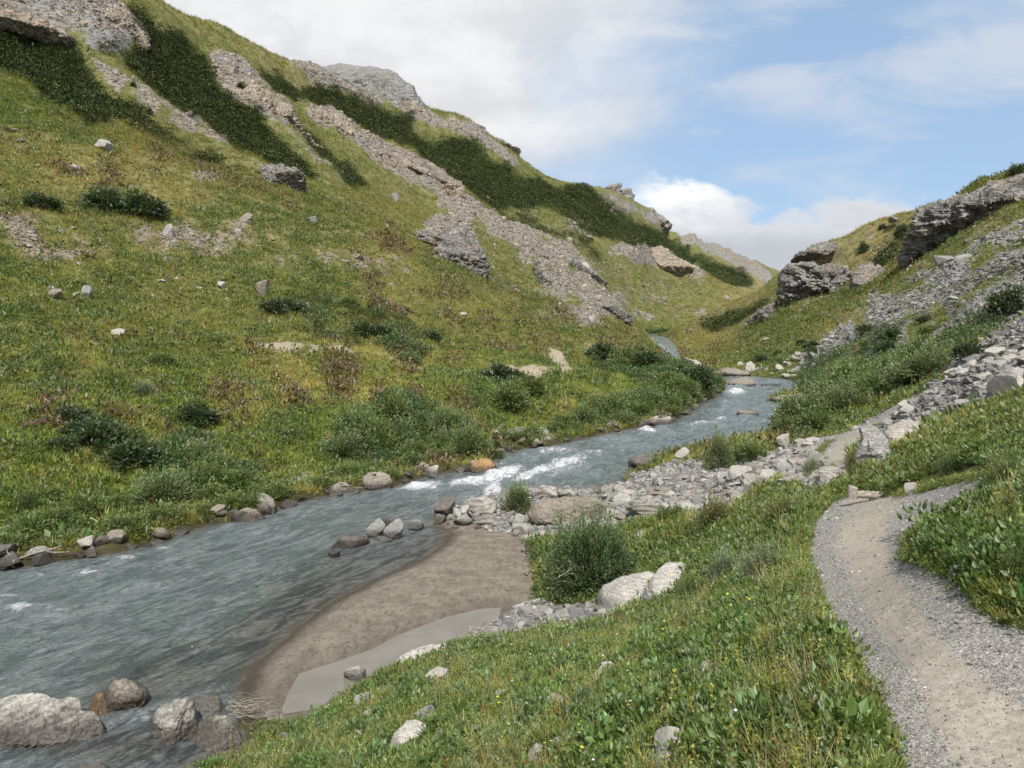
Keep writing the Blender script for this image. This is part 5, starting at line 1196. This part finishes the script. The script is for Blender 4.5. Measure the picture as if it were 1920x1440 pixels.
PB = msample(blur(pmask([[(1610,1700),(1684,1440),(1628,1290),(1550,1180),(1513,1060),(1518,980),(1556,935),(1600,923),(1700,925),(1850,890),(1880,915),(1800,962),(1712,1008),(1700,1045),(1750,1066),(1805,1090),(1850,1145),(1905,1172),(2080,1200),(2080,1700)]], 0), 4.5), pxp, pyp+18)
GM = GM*np.where(rr < 12, 1-sstep(.12, .42, PB), 1)
EDGE = np.clip(mk['path']*(1-mk['path'])*4, 0, 1)
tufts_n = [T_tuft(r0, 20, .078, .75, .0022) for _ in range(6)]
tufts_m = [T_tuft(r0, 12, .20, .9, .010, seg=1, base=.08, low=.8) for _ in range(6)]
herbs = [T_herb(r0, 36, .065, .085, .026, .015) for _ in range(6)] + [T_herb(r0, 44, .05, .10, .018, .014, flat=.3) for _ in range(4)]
bigherb = [T_herb(r0, 60, .14, .13, .040, .022) for _ in range(4)]
spikes = [T_spike(r0, .20, 20) for _ in range(4)] + [T_spike(r0, .16, 14, True) for _ in range(2)]
shoots = [T_shoot(r0, .22, 26, .03, .010) for _ in range(4)]
flw = [T_flower(r0, .09, s_=.006) for _ in range(3)]; fly = [T_flower(r0, .13, (5, 3.6, .3), .007) for _ in range(3)]
clumpn = np.clip(0.55+NBK*0.9, 0.05, 1.4)
FG = GM*(X > np.interp(Y_, [1, 8, 12, 20, 40, 60], [-9, -9, -6, -3, 6, 15]))
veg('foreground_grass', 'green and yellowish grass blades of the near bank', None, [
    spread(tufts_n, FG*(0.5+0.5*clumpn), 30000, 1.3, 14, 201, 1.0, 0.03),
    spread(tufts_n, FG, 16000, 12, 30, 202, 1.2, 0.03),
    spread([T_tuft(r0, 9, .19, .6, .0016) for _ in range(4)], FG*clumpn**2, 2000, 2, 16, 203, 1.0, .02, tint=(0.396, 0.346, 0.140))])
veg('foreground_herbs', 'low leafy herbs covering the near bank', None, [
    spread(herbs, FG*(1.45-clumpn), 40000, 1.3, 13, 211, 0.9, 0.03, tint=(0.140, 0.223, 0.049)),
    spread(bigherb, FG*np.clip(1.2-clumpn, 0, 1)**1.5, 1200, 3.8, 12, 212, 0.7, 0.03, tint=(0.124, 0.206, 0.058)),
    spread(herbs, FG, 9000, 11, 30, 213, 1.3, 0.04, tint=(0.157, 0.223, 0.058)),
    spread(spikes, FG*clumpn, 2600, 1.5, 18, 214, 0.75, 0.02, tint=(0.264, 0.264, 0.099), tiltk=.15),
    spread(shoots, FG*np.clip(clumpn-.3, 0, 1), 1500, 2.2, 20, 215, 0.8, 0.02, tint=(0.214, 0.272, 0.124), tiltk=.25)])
veg('path_edge_plants', 'sparse low plants creeping in along the footpath edges', None, [
    spread(herbs, EDGE*(R < 30), 1600, 1.3, 26, 217, .6, 0.02, tint=(.16, .22, .05)), spread(tufts_n, EDGE*(R < 30), 1500, 1.3, 26, 218, .7, 0.02)])
veg('wildflowers', 'tiny white and yellow wildflowers in the near grass', None, [
    spread(flw, FG, 500, 1.8, 16, 221, .8, .03, tint=(0.247, 0.247, 0.247)), spread(fly, FG, 40, 2.5, 25, 222, .9, .05, tint=(0.247, 0.247, 0.247))])
MG = GM*(1-0.5*np.clip(mk['shrub'], 0, 1))
veg('meadow_grass', 'grass of the left meadow and the valley slopes', None, [
    spread(tufts_m, MG, 95000, 16, 140, 231, .65, .011, bias=1.9, tiltk=.25),
    spread([T_herb(r0, 14, .16, .22, .09, .05) for _ in range(5)], MG*np.clip(1.2-clumpn, 0, 1)*np.clip(.65-NB2, 0.1, 1.2), 20000, 16, 150, 232, .8, .014, bias=1.9, tint=(0.116, 0.173, 0.046)),
    spread([T_herb(r0, 9, .2, .3, .12, .07) for _ in range(5)], MG*np.clip(NBK+.1, 0, 1)*np.clip(NB2+.25, 0, 1), 7000, 30, 160, 233, .8, .012, bias=1.9, tint=(0.181, 0.140, 0.066)),
    spread(tufts_m, MG*(X < 900), 60000, 110, 520, 234, .7, .010, bias=1.9, tiltk=.25)])
scr = [T_herb(r0, 38, .46, .60, .12, .08, up=.2) for _ in range(8)]
SM = np.clip(mk['shrub']-0.22, 0, .5)**1.4
veg('mountain_scrub', 'dense dark green scrub covering the mountain slopes in bands', None, [
    spread(scr, SM, 44000, 90, 900, 241, .6, .0038, bias=1.9, szv=.38, tint=(0.082, 0.110, 0.044), tiltk=.1),
    spread(scr, SM*np.clip(NBK+.15, 0, 1), 14000, 90, 900, 242, .6, .0042, bias=1.9, szv=.38, tint=(0.120, 0.145, 0.062), tiltk=.1),
    spread(scr, np.clip(mk['shrub']-.05, 0, .35)+0.05*GM*np.clip(-NB2, 0, 1), 20000, 60, 500, 243, .4, .0026, bias=1.9, tint=(0.074, 0.109, 0.040), tiltk=.1)])
veg('riverside_scrub', 'low green scrub of the river banks and the lower slopes', None, [
    spread([T_herb(r0, 40, .30, .34, .07, .035, up=.5) for _ in range(6)], np.clip(mk['shrub']-0.35, 0, 1), 9000, 14, 100, 251, .8, .014, bias=1.9, tint=(0.099, 0.162, 0.049))])

# ---- shrubs, one object each
def make_shrub(seed, nsh=60, nleaf=2600, L=.05, W=.016, hgt=.65, spiky=0.0, tint=(.06, .10, .03), ragged=.25):
    r = np.random.default_rng(seed)
    d = rand_dir(r, nsh, .35); d[:, 2] = np.abs(d[:, 2])*.9+.08; d = unit(d)
    R_ = (1-ragged*r.random(nsh))*(1+0.22*perlin(d[:, 0]*1.7, d[:, 1]*1.7, d[:, 2]*1.7, seed))
    tips = d*np.array([.5, .5, hgt])*R_[:, None]
    b0 = np.stack([r.normal(size=nsh)*.09, r.normal(size=nsh)*.09, 0*R_], -1)
    mid = (b0+tips)/2 + np.array([0, 0, .07])
    V1, F1 = stem_line(b0, mid, .006); V2, F2 = stem_line(mid, tips, .004)
    stems = (np.concatenate([V1, V2]), np.concatenate([F1, F2+len(V1)]))
    q = r.integers(nsh, size=nleaf); k_ = r.uniform(.35, 1.04, nleaf)**.7
    p = b0[q]*(1-k_[:, None])**2 + 2*mid[q]*(k_*(1-k_))[:, None] + tips[q]*(k_**2)[:, None]
    p = p + r.normal(size=p.shape)*np.array([.045, .045, .035])*(1.1)
    if spiky:
        m_ = r.random(nleaf) < spiky; a_ = r.integers(nsh, size=nleaf); up_ = d[a_, 2] > .45
        m_ &= up_; kk = r.random(nleaf)*.26; p[m_] = tips[a_[m_]] + np.stack([d[a_[m_], 0]*.15, d[a_[m_], 1]*.15, np.ones(m_.sum())], -1)*kk[m_][:, None] + r.normal(size=(m_.sum(), 3))*.006
    p[:, 2] = np.maximum(p[:, 2], .005)
    out = unit(p-np.array([0, 0, .15])); ld = unit(out+r.normal(size=p.shape)*.55+np.array([0, 0, .45])); s = side_of(r, ld)
    Ls = L*r.uniform(.6, 1.3, nleaf); V, F_ = leaves(p, ld, s, Ls, Ls*W/L, .12)
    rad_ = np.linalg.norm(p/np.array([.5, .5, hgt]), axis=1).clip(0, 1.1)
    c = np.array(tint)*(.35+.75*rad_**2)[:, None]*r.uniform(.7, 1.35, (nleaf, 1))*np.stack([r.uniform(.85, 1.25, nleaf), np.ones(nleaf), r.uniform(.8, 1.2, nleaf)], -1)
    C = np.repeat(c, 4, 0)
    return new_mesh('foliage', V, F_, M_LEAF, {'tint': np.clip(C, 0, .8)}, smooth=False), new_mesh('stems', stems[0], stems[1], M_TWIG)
SHT = {
 'main': [make_shrub(1, 170, 30000, .033, .0105, .62, .12, (0.112, 0.168, 0.063), .5)],
 'willow': [make_shrub(k_, 80, 5200, .055, .021, .66, .12, (0.158, 0.205, 0.079)) for k_ in (11, 12, 13)],
 'pale': [make_shrub(k_, 90, 9000, .040, .015, .70, .15, (0.247, 0.300, 0.180), .4) for k_ in (21, 22)],
 'lush': [make_shrub(k_, 60, 2400, .070, .030, .60, .08, (0.125, 0.180, 0.048)) for k_ in (31, 32, 33, 34)],
 'bank': [make_shrub(k_, 60, 2600, .065, .026, .52, .03, (0.143, 0.193, 0.050), .35) for k_ in (41, 42, 43, 44)],
 'near': [make_shrub(k_, 110, 11000, .024, .012, .50, .08, (.115, .165, .045), .4) for k_ in (71, 72)],
 'dark': [make_shrub(k_, 50, 1800, .085, .045, .50, .0, (0.060, 0.093, 0.033), .3) for k_ in (51, 52, 53)],
 'olive': [make_shrub(k_, 60, 2600, .060, .020, .60, .1, (0.188, 0.195, 0.068), .4) for k_ in (61, 62)],
}
ry = random.Random(9)
def shrub(px, pyb, wpx, hpx, kind, label, group=None, name='shrub', cat='shrub'):
    g_ = gp(px, pyb)
    if g_ is None: return
    s_ = g_[1]/F; w = wpx*s_; h = hpx*s_
    p = np.array(g_); k_ = 1+0.32*w/p[1]; p[0] *= k_; p[1] *= k_; p[2] = ground(p[0], p[1])-0.03
    if abs(p[2]-g_[2]) > h*.6: p[2] = g_[2]
    p[2] = max(p[2], ZW)
    o = root_empty(name, tuple(p), label, cat, group)
    fo_, st_ = ry.choice(SHT[kind]); hz = {'main': .72, 'willow': .74, 'pale': .78, 'lush': .66, 'bank': .58, 'near': .6, 'dark': .55, 'olive': .68}[kind]
    o.scale = (w*.93, w*.93, h/hz); o.rotation_euler = (0, 0, ry.uniform(0, 6.28))
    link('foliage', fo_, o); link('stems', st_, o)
    return o
SH = [
 (1110,1128,250,172,'main','big dark green willow bush standing between the sand bar and the white boulder'),
 (970,968,74,64,'willow','small round willow bush on the stones beside the rapids'),
 (1432,1092,110,92,'pale','pale grey-green bush in the herbs left of the path bend'),
 (1362,1098,100,72,'pale','lower pale bush just right of the fractured whitish boulder'),
 (1342,1000,115,85,'olive','brownish flowering bush above the pale bushes'),
 (1262,985,80,44,'bank','low bush on the stones behind the big willow bush'),
 (1470,985,95,70,'olive','yellow-green bush at the left edge of the path curve'),
 (1345,885,66,78,'willow','leafy bush at the river edge on the gravel spit, left one'),
 (1402,874,90,50,'lush','wide green bush at the river edge on the gravel spit, right one'),
 (1528,898,58,46,'pale','small flowering bush in the rubble left of the narrow path'),
 (1596,886,28,48,'olive','little plant growing at the foot of the layered slab'),
 (1895,925,110,90,'near','leafy bush at the right edge above the gravel shoulder'),
 (1925,1120,130,120,'near','dark leafy bush at the right edge above the bare earth'),
 (1800,1030,110,50,'near','low bush hanging over the gravel on the right bank'),
 (1655,905,100,34,'olive','flowering herbs bush directly behind the log step'),
 (1590,1262,90,50,'near','bushy edge of the grass nearest the path at lower right'),
 (1480,1130,100,60,'near','tall yellowish bush in the middle of the foreground herbs'),
 (1300,1130,80,50,'near','green bush right in front of the fractured whitish boulder'),
 (1790,888,100,46,'near','green bush in the bank above the right gravel shoulder'),
 (1892,600,90,52,'dark','dark green bush at the right edge among the grey scree'),
 (1720,690,90,50,'lush','rounded bush below the bend of the upper path'),
 (1820,680,80,40,'dark','dark bush beside the grey slates on the right slope'),
 (1618,476,26,20,'dark','dark round bush on the ochre hill between the right cliffs'),
 (1655,432,18,10,'dark','tiny dark bush near the ochre hill skyline'),
 (1690,448,30,22,'dark','dark bush close by the left end of the big upper cliff'),
 (1905,335,34,22,'dark','bush on top of the big upper cliff at the right edge'),
 (80,398,80,30,'dark','dark bush low on the light slope at the left edge'),
 (200,402,90,40,'dark','dark bush on the left slope, second from the left edge'),
 (268,414,100,46,'dark','widest dark bush on the left slope above the soil band'),
 (305,690,70,28,'bank','grey green bush below the first trail patch of the meadow'),
 (765,682,60,24,'willow','grey green bush right of the meadow trail patches'),
 (270,745,50,26,'pale','whitish green bush in the left meadow'),
 (280,215,16,12,'dark','lone round bush on the pale scree under the top left crag'),
 (250,165,14,10,'dark','lone bush at the foot of the top left crag'),
 (452,168,18,12,'dark','lone dark bush on the tall tan rock rib'),
 (1245,625,60,14,'lush','green bush at the head of the visible far river'),
 (1215,624,30,10,'lush','small green bush left of the head of the far river'),
]
for a_ in SH: shrub(*a_)
def shrubs_in(poly, n, seed, wm, kinds, label, group, hw=.55):
    P_, r = sample_px(poly, n, seed); P_.sort(key=lambda q: q[1])
    for px, py in P_:
        g_ = gp(px, py, 600)
        if g_ is None or gmask(rs, g_[0], g_[1]) < 0.15: continue
        w = r.uniform(*wm)*F/g_[1]
        shrub(px, py, w, w*hw*r.uniform(.8, 1.25), kinds[int(r.integers(len(kinds)))], label, group)
shrubs_in([(1470,808),(1490,772),(1530,760),(1560,725),(1600,690),(1700,700),(1760,680),(1740,720),(1650,765),(1560,800),(1490,832)], 44, 301, (1.6, 3.2), ['lush', 'lush', 'willow'], 'one of the bright green bushes crowding the right river bank', 'bushes of the right river bank thicket', .5)
def overhang():
    r = np.random.default_rng(77); lp = resample([q for q in LB if q[0] >= -10], 60)
    for px, py in lp:
        if r.random() < .22: continue
        g_ = on_plane(px, py, ZW); w = r.uniform(.7, 1.7)*F/g_[1]; e = r.uniform(.5, .95)
        shrub(px+r.normal()*6, py - e*F/g_[1]*.55, w, w*.42, ['bank', 'lush', 'bank'][int(r.integers(3))], 'one of the low plants hanging over the rocks at the foot of the left bank', 'low plants overhanging the left bank rocks')
overhang()
shrubs_in([(300,960),(340,880),(420,860),(560,900),(470,935),(380,972)], 14, 302, (1.0, 2.2), ['bank', 'lush', 'willow'], 'one of the bushes on the left bank above the tan stone notch', 'bushes above the left bank notch')
shrubs_in([(600,910),(640,830),(760,800),(880,820),(910,855),(860,870),(760,890),(680,895)], 24, 303, (1.2, 2.6), ['bank', 'bank', 'willow'], 'one of the dense bushes on the left bank opposite the rapids', 'dense left bank bushes opposite the rapids', .6)
shrubs_in([(0,1030),(60,960),(250,950),(330,985),(250,1005),(120,1035)], 12, 304, (.8, 1.6), ['bank', 'lush'], 'one of the low bushes overhanging the left bank driftwood', 'low bushes over the left bank driftwood')
shrubs_in([(1040,812),(1120,780),(1240,760),(1320,735),(1345,735),(1330,750),(1290,768),(1200,785),(1100,808)], 34, 305, (1.2, 2.6), ['bank', 'lush', 'willow'], 'one of the bushes lining the left bank at the river bend', 'bushes lining the left bank at the bend', .6)
shrubs_in([(1110,668),(1180,678),(1270,705),(1310,728),(1250,735),(1180,715)], 16, 306, (1.8, 3.6), ['dark', 'bank', 'dark'], 'one of the dark bushes on the spur above the river bend', 'dark bushes on the spur above the bend', .45)
shrubs_in([(880,760),(930,715),(990,720),(1000,760),(940,785)], 9, 307, (1.6, 3.0), ['bank', 'dark'], 'one of the bushes below the left meadow trail', 'bushes below the left meadow trail')
shrubs_in([(100,840),(150,780),(300,830),(560,540),(900,640),(840,680),(480,640),(300,900),(160,900)], 26, 308, (1.2, 2.6), ['bank', 'dark'], 'one of the low bushes dotted over the left meadow', 'low bushes of the left meadow', .4)
shrubs_in([(1400,665),(1560,640),(1700,600),(1830,560),(1800,620),(1640,690),(1560,705),(1440,690)], 18, 309, (1.2, 2.6), ['dark', 'lush', 'dark'], 'one of the dark low bushes scattered over the right slope', 'dark bushes of the right slope', .4)

# ---- pink flowers of the left meadow
def make_fireweed(seed):
    r = np.random.default_rng(seed); Vs, Fs = [], []; tips = r.normal(size=(9, 3))*np.array([.16, .16, .1])+np.array([0, 0, .8])
    b0 = tips*np.array([.3, .3, 0]); sv_, sf_ = stem_line(b0, tips, .006)
    n = 9*26; q = np.repeat(np.arange(9), 26); k_ = r.uniform(.6, 1.02, n); p = b0[q]*(1-k_[:, None])+tips[q]*k_[:, None]; d = rand_dir(r, n, .1); s = side_of(r, d)
    V, F_ = leaves(p, d, s, .07, .05); C = np.repeat(np.array([(.42, .17, .28)])*r.uniform(.7, 1.2, (n, 1)), 4, 0)
    k_ = r.uniform(.05, .6, n); p = b0[q]*(1-k_[:, None])+tips[q]*k_[:, None]; d = rand_dir(r, n, .2); s = side_of(r, d); V2, F2 = leaves(p, d, s, .13, .03); C2 = np.repeat(np.array([(.08, .12, .04)])*r.uniform(.7, 1.2, (n, 1)), 4, 0)
    return new_mesh('blossoms', V, F_, M_LEAF, {'tint': C}), new_mesh('leaves', V2, F2, M_LEAF, {'tint': C2}), new_mesh('stems', sv_, sf_, M_TWIG)
FW = make_fireweed(5)
for px, py in [(100,722),(112,716),(124,726),(80,756),(98,758),(120,746),(45,808),(62,806),(80,802),(88,770)]:
    g_ = gp(px, py)
    o = root_empty('pink_flower', tuple(g_), 'one of the pink flowering plants standing in the left meadow near the left edge', 'flower', 'pink flowers of the left meadow')
    o.scale = (.42,)*3; o.rotation_euler = (0, 0, ry.uniform(0, 6.28))
    for nm_, me_ in zip(('blossoms', 'leaves', 'stems'), FW): link(nm_, me_, o)

# ---- driftwood and the log step
def tube(path, rad, n=8):
    P_ = np.asarray(path, float); k_ = len(P_); rad = np.broadcast_to(rad, (k_,)); T_ = unit(np.gradient(P_, axis=0))
    a_ = np.array([0.3, 0.2, 1.0]); s = unit(np.cross(T_, a_)); b_ = np.cross(T_, s); an = np.linspace(0, 2*np.pi, n, endpoint=False)
    V = P_[:, None]+(s[:, None]*np.cos(an)[None, :, None]+b_[:, None]*np.sin(an)[None, :, None])*rad[:, None, None]
    I, J = np.meshgrid(np.arange(k_-1), np.arange(n), indexing='ij'); J2 = (J+1) % n
    Fc = np.stack([I*n+J, I*n+J2, (I+1)*n+J2, (I+1)*n+J], -1).reshape(-1, 4)
    return V.reshape(-1, 3), Fc, np.ones((k_*n, 3))
def smooth_path(pts_, n=24, wob=0.0, seed=0):
    p = np.asarray(pts_, float); u = np.linspace(0, len(p)-1, n); i = np.clip(np.floor(u).astype(int), 0, len(p)-2); t_ = (u-i)[:, None]
    g = lambda k_: p[np.clip(i+k_, 0, len(p)-1)]
    q = 0.5*(2*g(0)+(-g(-1)+g(1))*t_+(2*g(-1)-5*g(0)+4*g(1)-g(2))*t_**2+(-g(-1)+3*g(0)-3*g(1)+g(2))*t_**3)
    if wob: q = q+np.stack([fbm(u*1.3, seed+.3, c_, 2) for c_ in (1.1, 5.2, 9.3)], -1)*wob
    return q
def driftwood(label, lines, Y, rad, name='driftwood', mat=None, wob=.02):
    parts = []
    for k_, ln_ in enumerate(lines):
        Yk = Y if not isinstance(ln_, dict) else ln_['Y']; q = ln_ if not isinstance(ln_, dict) else ln_['p']
        gy_ = [gp(a_, b_) for a_, b_ in q]; gy_ = [g_[1] for g_ in gy_ if g_ is not None]; Yg = min(np.median(gy_), Yk*1.08)-0.22
        pts3 = [at(a_, b_, Yg+0.05*math.sin(3*m_+k_)) for m_, (a_, b_) in enumerate(q)]
        P_ = smooth_path(pts3, 26, wob, k_*3+1); rd = rad*(1.0 if k_ == 0 else .6)*np.linspace(1, .35, len(P_))
        parts.append(tube(P_, rd))
    V, Fc, _ = join(parts); base = V.mean(0); me = new_mesh(name, V-base, Fc, mat or M_DRIFT)
    return tag(link(name, me, None, base), label, 'driftwood')
driftwood('pale forked branch lying on the left bank at the left edge of the photo', [[(12,1042),(28,1048),(55,1040),(85,1032),(118,1022)], [(28,1048),(22,1060),(30,1064)], [(55,1040),(48,1030),(40,1024)], [(30,1050),(16,1040),(14,1030)], [(85,1032),(100,1036),(130,1034)]], 19.3, .035)
driftwood('bleached branch with twigs hanging over the left bank', [[(240,972),(262,980),(285,992),(300,1000)], [(262,980),(270,970),(282,966)], [(275,985),(276,1000),(282,1012)], [(248,975),(240,985),(262,995)], [(285,992),(300,990),(312,996)]], 22.2, .03)
driftwood('grey twigs sticking out of the left bank grass', [[(172,972),(190,985),(205,996),(215,1002)], [(190,985),(188,975),(182,966)], [(205,996),(214,990),(222,992)]], 22.0, .022)
tng = np.random.default_rng(8)
def tangle(cx_, cy_, wx_, wy_, n):
    L = []
    for _ in range(n):
        a_ = tng.uniform(-.6, .5); x0, y0 = cx_+tng.normal()*wx_*.3, cy_+tng.normal()*wy_*.3; l_ = tng.uniform(.4, 1)*wx_*.6; c_ = tng.normal()*wy_*.25
        L.append([(x0-l_*math.cos(a_), y0-l_*math.sin(a_)*.5), (x0, y0+c_), (x0+l_*math.cos(a_), y0+l_*math.sin(a_)*.5)])
    return L
driftwood('tangle of grey dead roots under the left bank left of the big pale brown rock', tangle(645,908,60,24,26), 28.2, .02)
driftwood('brown root tangle beneath the left bank bushes near the rapids', tangle(785,882,80,22,26), 30.3, .02, mat=M_TWIG)
driftwood('bundle of pale twigs behind the rusty orange rock', tangle(885,856,50,12,14), 32.0, .018)
driftwood('heap of dry brown twigs washed up beside the domed grey boulder', tangle(470,1322,62,38,46), 11.0, .006, wob=.03)
driftwood('curved pale stick leaning on the tilted grey slab boulder', [[(322,1380),(330,1366),(342,1357),(352,1356)]], 10.45, .011, name='stick')
driftwood('bare grey branch lying in the water at the grass edge bottom left', [[(368,1416),(395,1409),(415,1403),(435,1396)], [(395,1409),(420,1412),(440,1409)], [(400,1408),(418,1400)]], 10.2, .014)
driftwood('bare dead twigs sticking out of the big willow bush', [[(1048,1082),(1062,1072),(1070,1058),(1068,1048)], [(1062,1072),(1078,1078),(1086,1090)], [(1055,1078),(1048,1066),(1042,1062)], [(1062,1072),(1075,1064),(1082,1060)]], 13.3, .007)
lg = gp(1605, 931); lg2 = gp(1692, 931)
Yl = 11.0
A_ = at(1598, 927, Yl); B_ = at(1694, 931, Yl*0.985)
P_ = smooth_path([A_, (A_*2+B_)/3+np.array([0, 0, .01]), (A_+B_*2)/3, B_], 40, .006, 4)
V, Fc, _ = tube(P_, 0.055*(1+.10*np.sin(np.arange(40)*1.7)), 14)
e0 = len(V); V = np.concatenate([V, P_[:1], P_[-1:]]); n_ = 14
caps = [[e0, (k_+1) % n_, k_, k_] for k_ in range(n_)] + [[e0+1, 39*n_+k_, 39*n_+(k_+1) % n_, 39*n_+(k_+1) % n_] for k_ in range(n_)]
bpy_log = root_empty('log_step', tuple(A_), 'pale weathered log laid as a step across the footpath', 'log')
lm = bpy.data.meshes.new('log'); lm.from_pydata([tuple(v-A_) for v in V], [], [tuple(f) for f in Fc.tolist()]+[tuple(c_[:3]) for c_ in caps]); lm.materials.append(M_DRIFT)
for p_ in lm.polygons: p_.use_smooth = True
link('log', lm, bpy_log)
Pp = smooth_path([at(1598, 932, Yl-.05), at(1599, 918, Yl-.05), at(1601, 911, Yl-.05)], 12); V, Fc, _ = tube(Pp, [.07]*9+[.066, .05, .01], 10)
link('post', new_mesh('post', V-A_, Fc, M_DRIFT), bpy_log)
# ------------------------------------------------------------------ the two hikers far up the valley
def flat_mat(name, c, rough=.8):
    t = NT(name); nz = t.noise(t.coord('Object'), 40, 3); return t.done(t.principled(t.mix(nz, tuple(x*.8 for x in c), c), rough))
M_SKIN = flat_mat('skin', (.45, .28, .20)); M_HAIR = flat_mat('dark_hair', (.04, .03, .02)); M_DARKCL = flat_mat('dark_clothing', (.03, .03, .035)); M_WHITECL = flat_mat('white_shirt', (.75, .75, .74)); M_PACK = flat_mat('black_backpack', (.02, .02, .025)); M_TROU = flat_mat('grey_trousers', (.07, .07, .075))
def skin_obj(name, verts, edges, radii, mat, parent, rootv=0, sub=2):
    me = bpy.data.meshes.new(name); me.from_pydata(verts, edges, []); me.materials.append(mat)
    o = link(name, me, parent)
    m = o.modifiers.new('skin', 'SKIN'); me.skin_vertices.new() if not me.skin_vertices else None
    for k_, r in enumerate(radii): me.skin_vertices[0].data[k_].radius = (r, r)
    me.skin_vertices[0].data[rootv].use_root = True
    s_ = o.modifiers.new('sub', 'SUBSURF'); s_.levels = sub; s_.render_levels = sub
    return o
def hiker(px, py, shirt, pack, label, stride, rz):
    g_ = gp(px, py); print('hiker at', g_)
    o = root_empty('person', tuple(g_), label, 'person'); o.rotation_euler = (0, 0, rz)
    s = stride
    v = [(0,0,.95),(0,0,1.15),(0,0,1.38),(0,0,1.50),(0,.01,1.60),(0,.015,1.70),(0,.01,1.76),
         (.10,0,.90),(.11,s*.5,.50),(.11,s*.75,.10),(.11,s*.75+.14,.04),
         (-.10,0,.90),(-.11,-s*.4,.50),(-.11,-s*.8,.12),(-.11,-s*.8+.14,.05),
         (.19,0,1.40),(.25,-s*.3,1.13),(.24,-s*.3+.14,.92),(.235,-s*.3+.19,.84),
         (-.19,0,1.40),(-.25,s*.3,1.13),(-.24,s*.3+.12,.92),(-.235,s*.3+.17,.84)]
    e = [(0,1),(1,2),(2,3),(3,4),(4,5),(5,6),(0,7),(7,8),(8,9),(9,10),(0,11),(11,12),(12,13),(13,14),(2,15),(15,16),(16,17),(17,18),(2,19),(19,20),(20,21),(21,22)]
    rd = [.14,.12,.15,.055,.085,.10,.06, .09,.065,.045,.04, .09,.065,.045,.04, .065,.045,.035,.035, .065,.045,.035,.035]
    skin_obj('body', v, e, rd, M_SKIN, o)
    skin_obj('trousers', [v[0], v[7], v[8], v[9], v[11], v[12], v[13]], [(0,1),(1,2),(2,3),(0,4),(4,5),(5,6)], [.155,.105,.08,.065,.105,.08,.065], M_TROU, o)
    skin_obj('shirt', [v[0], v[1], v[2], v[15], v[16], v[19], v[20]], [(0,1),(1,2),(2,3),(3,4),(2,5),(5,6)], [.15,.14,.17,.08,.065,.08,.065], shirt, o)
    skin_obj('hair', [(0,-.01,1.66),(0,-.01,1.74),(0,0,1.79)], [(0,1),(1,2)], [.095,.105,.07], M_HAIR, o)
    if pack: skin_obj('backpack', [(0,-.22,1.02),(0,-.24,1.2),(0,-.22,1.42)], [(0,1),(1,2)], [.14,.17,.13], M_PACK, o)
    return o
hiker(1288, 627, M_DARKCL, False, 'far hiker in dark clothes walking left of the one in white', .25, 0.4)
hiker(1295, 627, M_WHITECL, True, 'far hiker in a white shirt with a black backpack', .3, 0.2)
